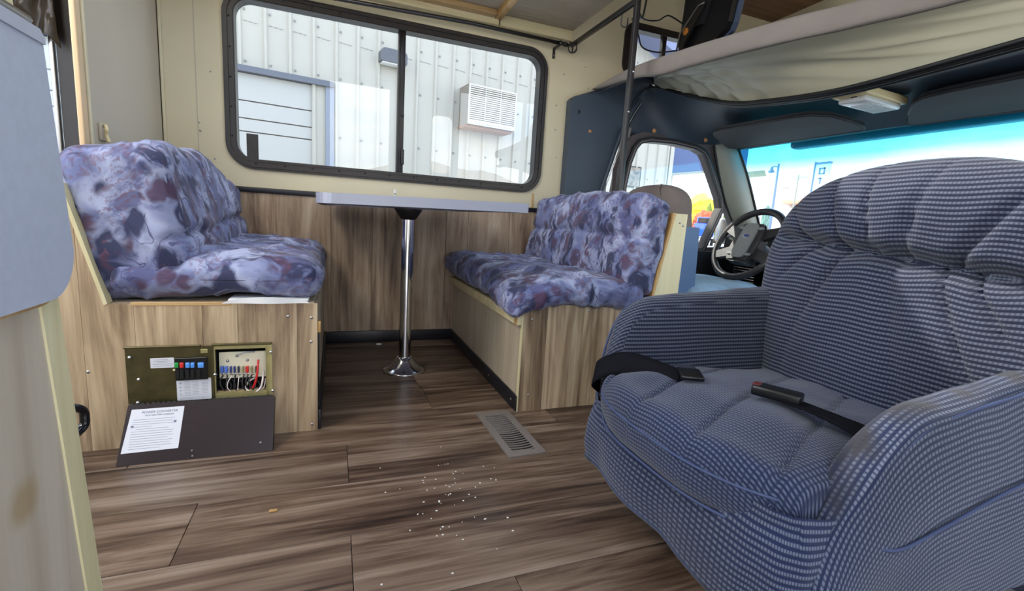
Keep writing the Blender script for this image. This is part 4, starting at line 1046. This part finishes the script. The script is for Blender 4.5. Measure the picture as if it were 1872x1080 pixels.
# windshield
WS = thing('windshield', 'wide tinted windshield with a cyan shade band along the top', 'windshield', (2.6, 1.3, .9))
def wsf(u, v): 
    y = lerp(2.40, -.30, u); c = (y-1.1)/1.3
    return (lerp(2.345, 2.95, 1-v)-.05*c*c, y, lerp(.62, 1.218, v))
me_ws = MB().grid(24, 16, wsf).build('glass', M_wind, WS)
# object coords must be absolute heights for the tint band
for v_ in me_ws.data.vertices: v_.co += WS.location
me_ws.location = -WS.location
MB().box(2.325, 2.37, -.3, 2.38, 1.196, 1.24, .006).build('header_gasket', M_rubber, WS)
b = MB(); b.box(2.42, 2.50, -.3, 2.05, 1.176, 1.30, .02); b.build('roof_overhang', mat('white_roof_edge', (232, 236, 238), .5), WS)

# sun visors
def visor(name, label, front, rear, rad, loc):
    t = thing(name, label, 'sun visor', loc, 'sun visors')
    (fx0, fy0), (fx1, fy1) = front; (rx0, ry0), (rx1, ry1) = rear
    def vf(a, b_, t_):
        # a along y 0..1, b 0 front .. 1 rear
        x = lerp(lerp(fx0, fx1, a), lerp(rx0, rx1, a), b_); y = lerp(lerp(fy0, fy1, a), lerp(ry0, ry1, a), b_)
        return (x, y, lerp(1.186, 1.222, b_)+t_)
    out = [(p[0], p[1]) for p in rad]
    MB().plate([out], vf, -.012, .012).build('pad', M_visor, t)
    MB().tube([vf(a, b_, -.006) for a, b_ in out], .0075, 8, closed=True).build('edge_welt', M_visor, t)
    MB().tube([vf(a, -.06, .008) for a in (.05, .5, .93)], .005, 7).build('rod', M_blackmetal, t)
    return t, vf
sh1 = [(0, .12), (.05, .02), (.12, 0), (.90, 0), (.985, .03), (1, .12), (.97, .45), (.90, .80), (.80, .97), (.70, 1), (.12, 1), (.03, .97), (0, .85)]
visor('sun_visor', 'dark vinyl sun visor on the driver side, left of the dome light', [(2.215, 2.27), (2.225, 1.50)], [(1.90, 2.10), (1.95, 1.43)], sh1, (2.05, 1.85, 1.2))
sh2 = [(0, .12), (.02, .03), (.07, 0), (1, 0), (1, 1), (.16, 1), (.06, .96), (.015, .80), (0, .5)]
visor('sun_visor', 'dark vinyl sun visor on the passenger side, right of the dome light', [(2.27, 1.36), (2.28, .45)], [(2.00, 1.215), (1.98, .40)], sh2, (2.1, .9, 1.2))
# dome light
DL = thing('dome_light', 'yellowed cream dome light with ribbed clear lens on the headliner', 'light', (1.94, 1.33, 1.23))
Md = Matrix.Translation((1.945, 1.318, 1.222)) @ Matrix.Scale(.88, 4) @ Matrix.Rotation(math.radians(4), 4, 'Z')
MB().box(-.155, .155, -.072, .072, -.004, .030, .008, 3, M=Md).build('housing', M_ivory, DL)
MB().box(-.130, .135, -.058, .058, -.026, -.002, .010, 3, M=Md).build('lens', M_lens, DL)
b = MB()
for k in range(9): b.box(-.055+k*.021, -.049+k*.021, -.045, .045, -.0285, -.024, .001, 1, M=Md)
b.build('lens_ribs', M_lens, DL, kind='stuff')
b = MB(); b.box(-.13, -.10, -.02, .004, -.008, -.003, .001, 1, M=Md); b.build('switch', M_dark, DL)

# ================================================================ STEERING WHEEL, DASH, DRIVER SEAT
SW = thing('steering_wheel', 'black leather steering wheel with grey four button hub', 'steering wheel', (2.02, 1.845, .64))
Ms = Matrix.Translation((2.02, 1.868, .634)) @ Matrix.Rotation(math.radians(-90+28), 4, 'Y')
# local: wheel lies in xy plane; z is the column axis toward the driver
def sw(x, y, z): return Ms @ Vector((x, y, z))
b = MB(); b.tube([sw(.195*math.cos(2*PI*k/48), .195*math.sin(2*PI*k/48), 0) for k in range(48)], .0175, 12, closed=True); b.build('rim', M_wheel, SW)
MB().tube([sw(.2125*math.cos(2*PI*k/48), .2095*math.sin(2*PI*k/48), .0) for k in range(48)], .002, 5, closed=True).build('rim_seam', M_rubber, SW)
def spoke(a0, a1, w0, w1, m_, name):
    pts = []
    A = Vector(a0); Bv = Vector(a1); d = (Bv-A).normalized(); nrm = Vector((-d.y, d.x, 0))
    vs = [A+nrm*w0, A-nrm*w0, Bv-nrm*w1, Bv+nrm*w1]
    MB().plate([[(v.x, v.y) for v in vs]], lambda a, b_, t_: tuple(sw(a, b_, t_)), -.012, .010).build(name, m_, SW)
for sx in (1, -1):
    spoke((.05, sx*.07, 0), (.085, sx*.175, 0), .030, .022, M_wheel, 'spoke')
    spoke((-.05, sx*.07, 0), (-.085, sx*.175, 0), .030, .022, M_wheel, 'spoke')
hubp = rrect(-.105, .105, -.058, .058, .04)
MB().plate([rrect(-.112, .112, -.085, .085, .045)], lambda a, b_, t_: tuple(sw(a, b_, t_)), -.03, .016).build('hub_pad', M_wheel, SW)
MB().plate([[(-.10, .018), (.11, .018), (.105, .060), (.06, .082), (-.06, .082), (-.105, .060)]], lambda a, b_, t_: tuple(sw(a, b_, t_)), .012, .024).build('hub_side', M_wheel, SW)
MB().plate([[(-.10, -.018), (.11, -.018), (.105, -.060), (.06, -.082), (-.06, -.082), (-.105, -.060)]], lambda a, b_, t_: tuple(sw(a, b_, t_)), .012, .024).build('hub_side', M_wheel, SW)
MB().plate([rrect(-.095, .105, -.045, .045, .03)], lambda a, b_, t_: tuple(sw(a, b_, t_)), .016, .034).build('airbag_cover', M_hub, SW)
M_emb = mat('blue_emblem', (60, 70, 130), .3)
el = lambda rx, ry, cx=.03, cy=0: [(cx+rx*math.cos(2*PI*k/20), cy+ry*math.sin(2*PI*k/20)) for k in range(20)]
MB().plate([el(.011, .021)], lambda a, b_, t_: tuple(sw(a, b_, t_)), .034, .0365).build('emblem_rim', M_chrome, SW)
MB().plate([el(.009, .0185)], lambda a, b_, t_: tuple(sw(a, b_, t_)), .0365, .0375).build('emblem', M_emb, SW)
for sx in (1, -1):
    for cx in (.078, -.072):
        MB().plate([el(.008, .020, cx, sx*.058)], lambda a, b_, t_: tuple(sw(a, b_, t_)), .024, .030).build('button', M_hub, SW)
MB().tube([sw(0, 0, -.03), sw(0, 0, -.12), sw(0, 0, -.42)], [.045, .055, .06], 16).build('column', M_dash, SW)
MB().tube([sw(.0, .06, -.08), sw(.03, .13, -.07), sw(.05, .19, -.05)], [.006, .006, .011], 8).build('stalk', M_dash, SW)

DS = thing('dashboard', 'black dashboard with round gauges and vents behind the steering wheel', 'dashboard', (2.5, 1.3, .4))
prof = [(2.30, -.02), (2.34, .40), (2.28, .52), (2.30, .66), (2.40, .70), (2.62, .695), (2.90, .66), (2.95, .60), (2.95, -.02)]
MB().plate([prof], lambda a, b_, t_: (a, t_, b_), -.3, 2.30).build('body', M_dash, DS)
MB().plate([rrect(1.55, 2.18, .50, .665, .05)], lambda a, b_, t_: (t_-.0+(.58-b_)*.1, a, b_), 2.255, 2.30).build('gauge_hood', M_dash, DS)
for y in (1.68, 1.80, 1.94, 2.06): MB().lathe([(0, -.002), (.045, -.002), (.048, -.006), (.05, 0)], (2.255, y, .585), 20, 'x', cap=False).build('gauge', mat('gauge_face', (38, 42, 48), .25), DS)
for k in range(6): MB().box(2.268, 2.29, 2.02, 2.18, .40+k*.016, .408+k*.016, .002, 1).build('vent_louvre', M_black, DS)
MB().box(1.75, 2.34, .75, 1.62, -.02, .42, .06, 3).build('engine_cover', M_carpet, DS)

S = thing('driver_seat', 'high backed driver seat in worn grey brown velour with blue vinyl side', 'seat', (1.55, 1.99, 0))
def sb(u, v):
    th = 2*PI*u; cs, sn_ = math.cos(th), math.sin(th)
    z = .30+.602*math.sin(v*PI/2); w = .262 if z < .62 else .262-.03*smooth(.62, .78, z)
    D = .075
    if z > .76: q = (z-.76)/.142; w *= max(0, 1-q**3)**.4; D *= max(0, 1-q**3)**.5
    return (1.535-.02*(z-.5)+D*math.copysign(abs(sn_)**.5, sn_)-.0, 2.028+w*math.copysign(abs(cs)**.45, cs), z)
MB().grid(80, 60, sb, closeu=True).build('backrest', M_seat_g, S)
MB().tube(spline([(1.462, 1.83, .60), (1.458, 1.85, .75), (1.462, 1.915, .865), (1.50, 1.95, .898)], 6), .004, 6).build('seam', M_seat_g, S)
b = MB(); b.prism([(1.475, .28), (1.47, .66), (1.50, .70), (1.60, .70), (1.62, .28)], lambda a, b_, t_: (a, t_, b_), 1.765, 1.795); b.build('side_panel', M_seat_b, S)
MB().box(1.452, 1.47, 1.77, 2.28, .25, .66, .006).build('back_panel', M_seat_b, S)
def sc(u, v):
    x = 1.56+.50*u; y = 1.72+.54*v; e = (1-(2*u-1)**6)*(1-(2*v-1)**6)
    return (x, y, .36+.085*e**.4+.008*noise.noise((x*8, y*8, 1)))
MB().grid(40, 40, sc).build('seat_cushion', M_seatc, S)
MB().box(1.57, 2.10, 1.72, 2.27, .18, .37, .03).build('cushion_box', M_seat_b, S)
MB().box(1.6, 2.05, 1.78, 2.2, -.02, .18).build('pedestal', M_dash, S)

# ================================================================ TV AND CABLES
TV = thing('television', 'black flat television seen from behind on the bunk with a wall bracket', 'television', (1.75, 2.03, 1.75))
tvp = [(2.205, 2.06), (2.235, 1.60), (2.165, 1.585), (1.94, 1.60), (1.885, 1.625), (1.868, 1.66), (1.80, 2.04)]
MB().plate([tvp], lambda a, b_, t_: (t_, a, b_), 1.752, 1.775).build('screen_shell', mat('tv_edge', (70, 84, 110), .3), TV)
MB().plate([[(2.198, 2.05), (2.222, 1.60), (1.95, 1.606), (1.895, 1.63), (1.88, 1.66), (1.815, 2.04)]], lambda a, b_, t_: (t_, a, b_), 1.72, 1.752).build('back_cover', mat('tv_back', (16, 17, 22), .3, bump=.05), TV)
MB().plate([[(2.17, 1.95), (2.19, 1.72), (2.04, 1.70), (1.96, 1.95)]], lambda a, b_, t_: (t_, a, b_), 1.706, 1.72).build('vent_housing', M_dash, TV)
MB().plate([[(2.075, 1.775), (2.02, 1.775), (2.15, 1.625), (2.19, 1.63), (2.195, 1.66)]], lambda a, b_, t_: (t_, a, b_), 1.69, 1.703).build('bracket_arm', M_blackmetal, TV)
MB().tube([(1.685, 2.19, 1.60), (1.685, 2.175, 1.69), (1.687, 2.06, 1.785), (1.69, 2.02, 1.785)], .005, 6).build('bracket_edge', mat('worn_steel', (120, 116, 110), .4, .6), TV)
MB().lathe([(0, -.008), (.016, -.007), (.018, 0), (.012, .004)], (1.69, 2.135, 1.69), 14, 'x').build('knob', mat('orange_knob', (206, 130, 50), .5), TV)
def cable(label, pts, r=.004):
    o = MB().tube(spline(pts, 8), r, 7).build('cable', M_blackmetal); tag(o, label, 'cable'); return o
cable('thin black cable drooping from the post past the overcab window to the television', [(1.245, 1.95, 1.60), (1.35, 2.05, 1.585), (1.45, 2.15, 1.575), (1.58, 2.20, 1.59), (1.70, 2.20, 1.62)])
cable('thin black cable looping from the television back to the steel post', [(1.72, 2.21, 1.76), (1.62, 2.20, 1.775), (1.50, 2.12, 1.70), (1.36, 2.04, 1.655), (1.245, 1.93, 1.66)])
cable('black cable hanging straight down beside the steel post', [(1.27, 1.85, 1.98), (1.27, 1.87, 1.80), (1.30, 1.93, 1.72), (1.33, 2.0, 1.64), (1.26, 1.93, 1.615)], .0045)
cable('short twin black cable hanging from the rail near the post', [(1.235, 2.02, 1.645), (1.24, 2.03, 1.60), (1.25, 2.0, 1.585), (1.235, 1.97, 1.61)], .003)
# blue tarp corner by the left edge of the B pillar: folded belt webbing on the post side
ribbon_t = thing('shoulder_belt', 'grey seat belt webbing hanging beside the steel post in the cab', 'seat belt', (1.50, 2.36, 1.0))
ribbon('webbing', [(1.545, 2.40, 1.25), (1.515, 2.40, 1.08), (1.49, 2.40, .90), (1.48, 2.40, .75)], [(1.585, 2.38, 1.24), (1.56, 2.38, 1.07), (1.54, 2.38, .90), (1.53, 2.38, .75)], .002, mat('grey_webbing', (110, 108, 102), .6), ribbon_t)
MB().box(1.535, 1.575, 2.37, 2.40, 1.055, 1.10, .006).build('belt_guide', M_chrome, ribbon_t)

# ================================================================ OUTSIDE
b = MB(); b.box(-40, 120, -60, 140, -.56, -.50); gnd = struct('ground', b, mat('pale_asphalt', (205, 202, 194), .9, var=.08, vscale=.8))
aa = math.radians(9.5); eB = Vector((math.cos(aa), math.sin(aa), 0)); nB = Vector((math.sin(aa), -math.cos(aa), 0)); OB = Vector((-.855, 5.5, 0))
def bpt(s, z, off_=0): return OB+eB*s+Vector((0, 0, z))+nB*off_
def bf(s, z, t): return tuple(bpt(s, z, t))
M_siding = mat('white_metal_siding', (166, 165, 158), .45, var=.02, vscale=2)
M_sidingd = mat('garage_door_paint', (166, 168, 168), .5)
BD = thing('metal_building', 'white corrugated metal building with garage door seen through the dinette window', 'building', tuple(OB))
SEnd = 6.10; p_ = .2216
def roofz(s): return min(5.0, 3.352+(5.121-s)*.305) if s > -99 else 5
k = -16
while True:
    s0 = -.02+k*p_; s1 = min(s0+p_, SEnd)
    if s0 >= SEnd: break
    z0 = 1.985 if s1 < .84 else -.5
    xs = [(s0, .0), (s0+.012, .022), (s0+.034, .022), (s0+.046, 0), (s1, 0)]
    b = MB(); vs = []; fs = []
    for s, o_ in xs: vs += [bpt(s, z0, o_), bpt(s, roofz(s), o_)]
    for i in range(4): fs.append((2*i, 2*i+2, 2*i+3, 2*i+1))
    b.add(vs, fs).build('siding_panel', M_siding, BD); k += 1
b = MB()
for k in range(-4, 28):
    for z in (1.45, 2.05, 2.52, 3.1):
        s = .0+k*p_+.012
        if z < 2 and s < .85 or s > 6.05: continue
        c = bpt(s+.035, z, .004); b.box(c.x-.009, c.x+.009, c.y-.006, c.y+.002, c.z-.009, c.z+.009)
b.build('siding_screws', mat('grey_screw', (120, 124, 128), .5), BD, kind='stuff')
b = MB()
for k in range(-4, 28):
    s = k*p_
    for j in range(3):
        c = bpt(s+.05+j*.045, 2.42-.003*j, .003); 
        if s < 6: b.box(c.x-.018, c.x+.018, c.y-.004, c.y+.002, c.z-.003, c.z+.002)
b.build('lap_joint', mat('lap_joint_grey', (150, 154, 156), .6), BD, kind='stuff')  # row of thin grey dashes along the sheet overlap
MB().plate([[(-3.6, 1.945), (.86, 1.945), (.86, 2.0), (-3.6, 2.0)]], bf, -.05, .05).build('door_header', mat('blue_grey_flashing', (82, 90, 106), .5), BD)
MB().plate([[(.78, -.5), (.865, -.5), (.865, 1.95), (.78, 1.95)]], bf, -.03, .03).build('door_jamb', mat('grey_blue_jamb', (118, 128, 146), .5), BD)
zs = [1.945, 1.683, 1.516, 1.39, 1.06, .70, .33, -.05, -.5]
for a, c in zip(zs[1:], zs): MB().plate([[(-3.6, a+.006), (.78, a+.006), (.78, c-.006), (-3.6, c-.006)]], bf, -.045, -.012).build('door_panel', M_sidingd, BD)
MB().plate([[(-3.6, -.5), (.78, -.5), (.78, 1.95), (-3.6, 1.95)]], bf, -.06, -.045).build('door_backing', mat('joint_grey', (120, 124, 128), .7), BD)
MB().plate([[(4.9, 1.30), (5.42, 1.30), (5.42, 1.62), (4.9, 1.62)]], bf, .005, .02).build('window_frame', M_wframe, BD)
MB().plate([[(4.93, 1.32), (5.40, 1.32), (5.40, 1.60), (4.93, 1.60)]], bf, .02, .024).build('window_pane', mat('dark_reflecting_pane', (118, 112, 104), .15, var=.6, vscale=14), BD)
# roof overhang band
b = MB(); b.plate([[(4.7, roofz(4.7)+.01), (SEnd+.1, roofz(SEnd+.1)+.01), (SEnd+.1, roofz(SEnd+.1)+.17), (4.7, roofz(4.7)+.17)]], bf, -2.0, .35); b.build('rake_board', mat('blue_grey_rake', (108, 116, 150), .5), BD)
MB().plate([[(SEnd-.08, -.5), (SEnd+.0, -.5), (SEnd+.0, 3.05), (SEnd-.08, 3.05)]], bf, -.3, .03).build('corner_trim', M_siding, BD)

WA = thing('air_conditioner', 'white window air conditioner with three louvred grilles on the metal building', 'air conditioner', tuple(bpt(2.6, 1.77, .1)))
s0, s1, z0, z1, dp = 2.315, 2.955, 1.772, 2.222, .28
M_acw = mat('white_ac_metal', (186, 184, 178), .5)
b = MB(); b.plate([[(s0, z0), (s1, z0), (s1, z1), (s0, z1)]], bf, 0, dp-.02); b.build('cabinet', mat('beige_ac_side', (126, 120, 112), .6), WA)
fw = (s1-s0-.045)/3; loops = [[(s0, z0), (s1, z0), (s1, z1), (s0, z1)]]
gr = []
for k in range(3):
    a = s0+.015+k*(fw+.008); gr.append((a, a+fw)); loops.append([(a, z0+.055), (a+fw, z0+.055), (a+fw, z1-.02), (a, z1-.02)])
MB().plate(loops, bf, dp-.02, dp).build('grille_frame', M_acw, WA)
MB().plate([[(s0+.005, z0+.01), (s1-.005, z0+.01), (s1-.005, z1-.01), (s0+.005, z1-.01)]], bf, dp-.022, dp-.0205).build('grille_backing', mat('dark_coil', (34, 36, 42), .6), WA)
for a, c in gr:
    for j in range(16):
        z = z0+.065+j*.0232
        if z < z1-.03: MB().plate([[(a, z), (c, z), (c, z+.0125), (a, z+.0125)]], bf, dp-.018, dp-.004).build('louvre', M_acw, WA)
b = MB()
for j in range(13):
    a = s0+.10+j*.038; b.plate([[(a, z0+.012), (a+.014, z0+.012), (a+.014, z0+.030), (a, z0+.030)]], bf, dp, dp+.0015)
b.build('drain_slots', mat('slot_grey', (140, 140, 142), .6), WA, kind='stuff')
MB().plate([[(s0-.01, z0-.03), (s1-.02, z0-.03), (s1-.02, z0-.002), (s0-.01, z0-.002)]], bf, 0, dp-.05).build('support_tray', mat('rusty_tray', (150, 116, 96), .8), WA)
WL = thing('wall_light', 'grey rounded wall light fixture on the metal building behind the window mullion', 'light', tuple(bpt(1.46, 2.3, .05)))
MB().plate([rrect(1.325, 1.615, 2.30, 2.435, [.01, .01, .05, .05])], bf, .0, .14).build('hood', mat('slate_light_hood', (74, 80, 92), .5), WL)
MB().plate([rrect(1.345, 1.595, 2.285, 2.302, .004)], bf, .02, .12).build('lens', M_lens, WL)

# canopy beyond the building corner
CN = thing('blue_canopy', 'dark blue canopy fascia beyond the corner of the metal building', 'canopy', (6.0, 7.0, 2.0))
M_cb = mat('canopy_blue', (66, 84, 128), .5)
MB().add([(5.15, 6.55, 1.60), (6.80, 6.55, 1.838), (6.80, 6.55, 2.62), (5.15, 6.55, 3.2), (5.15, 6.75, 1.60), (6.80, 6.75, 1.838), (6.80, 6.75, 2.62), (5.15, 6.75, 3.2)],
         [(0, 1, 2, 3), (4, 7, 6, 5), (0, 4, 5, 1), (1, 5, 6, 2), (2, 6, 7, 3), (3, 7, 4, 0)]).build('fascia', M_cb, CN)
MB().add([(5.15, 6.54, 1.555), (6.3, 6.54, 1.735), (6.3, 6.9, 1.76), (5.15, 6.9, 1.59), (5.15, 6.54, 1.60), (6.3, 6.54, 1.775), (6.3, 6.9, 1.80), (5.15, 6.9, 1.63)],
         [(0, 1, 2, 3), (4, 7, 6, 5), (0, 4, 5, 1), (1, 5, 6, 2), (2, 6, 7, 3), (3, 7, 4, 0)]).build('gutter', M_pillar, CN)
o = MB().add([(9.153, 9, 2.158), (9.95, 9, 2.284), (10.03, 9, 2.147), (9.25, 9, 2.025)]+[(x, 9.3, z) for x, _, z in [(9.153, 9, 2.158), (9.95, 9, 2.284), (10.03, 9, 2.147), (9.25, 9, 2.025)]],
             [(0, 1, 2, 3), (4, 7, 6, 5), (0, 4, 5, 1), (1, 5, 6, 2), (2, 6, 7, 3), (3, 7, 4, 0)]).build('far_fascia', mat('tan_board', (150, 142, 116), .7), CN, label='tan end board')
MB().tube([(5.25, 6.65, 1.6), (5.25, 6.65, -.5)], .06, 8).build('post', M_siding, CN)

def crown(name, label, cat, c, r, col, n=5, group=None, trunk=True, zb=-.5, var=.35):
    t = thing(name, label, cat, (c[0], c[1], zb), group)
    bm = bmesh.new(); bmesh.ops.create_icosphere(bm, subdivisions=4, radius=1)
    for v in bm.verts:
        q = v.co.copy(); k = 1+.22*noise.noise(q*2.1+Vector(c))+.14*noise.noise(q*6+Vector(c))+.10*noise.noise(q*15)
        v.co = Vector((c[0]+q.x*r[0]*k, c[1]+q.y*r[1]*k, c[2]+q.z*r[2]*k))
    MB().bm(bm, False).build('foliage', mat(name+'_leaves', col, .8, var=var, vscale=3, bump=1, bscale=8), t)
    MB().tube([(c[0], c[1], zb), (c[0]+.05, c[1], c[2])], [.18, .1], 8).build('trunk', mat('bark', (92, 74, 60), .9), t)
    return t
crown('round_tree', 'bright yellow green round tree seen through the cab door window', 'tree', (44, 49.2, 3.4), (2.1, 2.1, 2.0), (214, 204, 60))
for i, (x, y, z, w, h) in enumerate([(41.0, 44.0, 2.5, .36, 2.2), (41.7, 43.3, 2.6, .36, 2.3), (42.4, 42.7, 2.5, .36, 2.2), (43.1, 42.0, 2.4, .36, 2.1)]):
    crown('columnar_tree', ['leftmost narrow green cypress behind the blue pickup', 'second narrow green cypress behind the blue pickup', 'third narrow green cypress behind the blue pickup', 'rightmost narrow green cypress behind the blue pickup'][i], 'tree', (x, y, z-.4), (w, w, h-.3), (110, 134, 50), group='narrow cypresses behind the blue pickup')
crown('columnar_tree', 'tall narrow green tree beside the driver seat headrest', 'tree', (30, 35.6, 2.1), (.55, .55, 1.6), (120, 140, 56))
crown('red_shrub', 'red autumn shrub behind the blue pickup', 'shrub', (37, 40.2, 1.5), (1.2, 1.2, 1.45), (186, 92, 60))
crown('orange_shrub', 'orange autumn shrub left of the red one', 'shrub', (41.5, 46.9, 1.6), (1.3, 1.3, 1.1), (226, 176, 50))
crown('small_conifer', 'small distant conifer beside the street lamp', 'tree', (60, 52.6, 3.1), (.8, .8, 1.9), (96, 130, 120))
# blue pickup, seen from behind
def vbox(mb, c, ang, x0, x1, y0, y1, z0, z1, r=.03):
    M = Matrix.Translation(c) @ Matrix.Rotation(ang, 4, 'Z'); return mb.box(x0, x1, y0, y1, z0, z1, r, 2, M=M)
PT = thing('pickup_truck', 'bright blue pickup truck parked with its tailgate towards us', 'truck', (31, 33.7, -.5))
cT = Vector((31.2, 33.9, -.5)); aT = math.radians(46); Mbl = mat('blue_car_paint', (30, 92, 214), .25, coat=.6)
b = MB(); vbox(b, cT, aT, 0, 2.0, -.88, .88, .62, 1.9); b.build('bed', Mbl, PT)
b = MB(); vbox(b, cT, aT, -.03, .0, -.80, .80, .95, 1.85, .01); b.build('tailgate', Mbl, PT)
b = MB(); vbox(b, cT, aT, 2.0, 3.8, -.86, .86, .62, 2.0); vbox(b, cT, aT, 2.1, 3.5, -.74, .74, 2.0, 2.6, .12); vbox(b, cT, aT, 3.8, 5.3, -.86, .86, .62, 1.75, .08); b.build('cab', Mbl, PT)
b = MB(); vbox(b, cT, aT, 2.07, 2.1, -.62, .62, 2.05, 2.5, .005); b.build('rear_window', M_dash, PT)
b = MB(); vbox(b, cT, aT, -.12, .02, -.9, .9, .62, .82); b.build('bumper', M_alu, PT)
for sy in (-1, 1):
    b = MB(); vbox(b, cT, aT, -.03, .02, sy*.80-.06, sy*.80+.06, 1.2, 1.7, .01); b.build('tail_lamp', mat('red_lens', (200, 30, 30), .2), PT)
    for sx in (.9, 4.4):
        M = Matrix.Translation(cT) @ Matrix.Rotation(aT, 4, 'Z'); p = M @ Vector((sx, sy*.78, .40))
        MB().lathe([(0, -.12), (.38, -.12), (.40, -.08), (.40, .08), (.38, .12), (0, .12)], p, 20, 'y', M=Matrix.Rotation(aT, 3, 'Z')).build('wheel', M_rubber, PT)
def car(label, c, ang, col, name='parked_car'):
    t = thing(name, label, 'car', tuple(c)); m_ = mat(name+'_paint', col, .3, coat=.5)
    b = MB(); vbox(b, c, ang, 0, 4.2, -.85, .85, .3, .95, .12); b.build('body', m_, t)
    b = MB(); vbox(b, c, ang, .7, 3.0, -.72, .72, .95, 1.45, .18); b.build('cabin', M_dash, t)
    for sx in (.8, 3.4):
        for sy in (-1, 1):
            p = (Matrix.Translation(c) @ Matrix.Rotation(ang, 4, 'Z')) @ Vector((sx, sy*.78, .32)); MB().lathe([(0, -.1), (.32, -.1), (.32, .1), (0, .1)], p, 16, 'y', M=Matrix.Rotation(ang, 3, 'Z')).build('wheel', M_rubber, t)
car('white car parked left of the blue pickup', Vector((33.6, 39.8, -.5)), math.radians(46), (226, 226, 230))
car('dark car nearest the driver seat headrest', Vector((25.0, 29.3, -.5)), math.radians(52), (50, 50, 58))
t = thing('trash_bin', 'small brown bin standing on the pavement below the blue pickup', 'bin', (12, 13.2, -.5))
c = Vector((12.1, 13.2, -.5)); b = MB(); vbox(b, c, .3, -.12, .14, -.2, .2, .15, .62, .02); b.build('bin_body', mat('brown_slats', (128, 104, 84), .8), t)
b = MB()
for sx in (-.1, .1):
    for sy in (-.16, .16): vbox(b, c, .3, sx-.02, sx+.02, sy-.02, sy+.02, 0, .16, .005)
b.build('bin_feet', M_rubber, t)

# street lamp, utility pole, sign, far building through the windshield
SL = thing('street_lamp', 'slender street lamp with a hanging lantern seen through the windshield', 'street lamp', (20, 17.3, -.5))
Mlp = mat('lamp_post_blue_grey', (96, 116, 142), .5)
MB().tube([(20, 17.30, -.5), (20, 17.34, 4.15)], [.075, .05], 10).build('pole', Mlp, SL)
MB().tube(spline([(20, 17.34, 3.95), (20, 17.42, 4.02), (20, 17.55, 4.05), (20, 17.70, 4.0)], 5), .03, 7).build('arm', Mlp, SL)
MB().lathe([(.0, 4.05), (.05, 4.02), (.07, 3.92), (.15, 3.80), (.15, 3.77), (0, 3.74)], (20, 17.70, 0), 16).build('lantern', Mlp, SL)
UP = thing('utility_pole', 'distant utility pole with a crossarm above the grey building', 'utility pole', (30, 24.3, 0))
MB().tube([(30, 24.38, -.5), (30, 24.27, 5.0)], .05, 8).build('pole', M_pillar, UP)
MB().tube([(30, 24.94, 4.87), (30, 23.56, 4.79)], .03, 6).build('crossarm', M_pillar, UP)
UP = thing('utility_pole', 'faint far utility pole low beside the small conifer', 'utility pole', (60, 53.6, 0))
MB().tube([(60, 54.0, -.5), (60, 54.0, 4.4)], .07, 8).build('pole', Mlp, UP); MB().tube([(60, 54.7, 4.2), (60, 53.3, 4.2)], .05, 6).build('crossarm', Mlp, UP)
SG = thing('pylon_sign', 'tall translucent pylon sign right of the utility pole', 'sign', (30, 22.6, -.5))
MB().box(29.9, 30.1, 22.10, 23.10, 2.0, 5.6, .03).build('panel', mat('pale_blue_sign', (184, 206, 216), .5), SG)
MB().box(29.85, 30.15, 23.05, 23.14, -.5, 5.75, .02).build('post', Mlp, SG)
MB().box(29.85, 30.15, 22.08, 23.10, 5.58, 5.70, .02).build('top_rail', Mlp, SG)
b = MB()
for (y0, y1, z0, z1) in ((22.35, 22.75, 5.25, 5.33), (22.35, 22.43, 4.95, 5.33), (22.68, 22.75, 4.95, 5.33), (22.35, 22.75, 4.92, 4.98), (22.45, 22.75, 4.62, 4.68), (22.55, 22.62, 4.3, 4.7)): b.box(29.86, 29.9, y0, y1, z0, z1)
b.build('lettering', Mlp, SG)
GB = thing('grey_building', 'large grey flat roofed building with a stepped parapet beyond the windshield', 'building', (42, 28, -.5))
M_gb = mat('grey_stucco', (176, 166, 158), .8)
def gbx(y, z, t_): return (t_, y, z)
MB().plate([[(34.5, -.5), (34.5, 5.47), (33.85, 5.49), (33.8, 5.22), (33.1, 5.20), (32.85, 5.45), (31.0, 5.65), (24, 5.9), (24, -.5)]], gbx, 40, 52).build('wall', M_gb, GB)
MB().box(39.2, 40, 30.5, 33.0, 3.75, 4.1, .03).build('awning', mat('orange_awning', (224, 150, 124), .7), GB)
MB().box(39.95, 40.02, 24, 34.5, -.5, 3.45).build('lower_band', mat('pale_base', (206, 204, 196), .8), GB)

# brown hills far behind the photographer, seen as reflections in the window glass
def hills(u, v):
    x = lerp(-260, 260, u); h = 9+13*noise.noise((x*.012, 1, 0))+4*noise.noise((x*.05, 2, 0))
    return (x, -190+30*(1-v)*-1+20*noise.noise((x*.03, v*2, 1)), lerp(-.5, h+6, v))
struct('hills', MB().grid(80, 8, hills), mat('dry_hills', (176, 148, 118), .9, var=.15, vscale=.05))
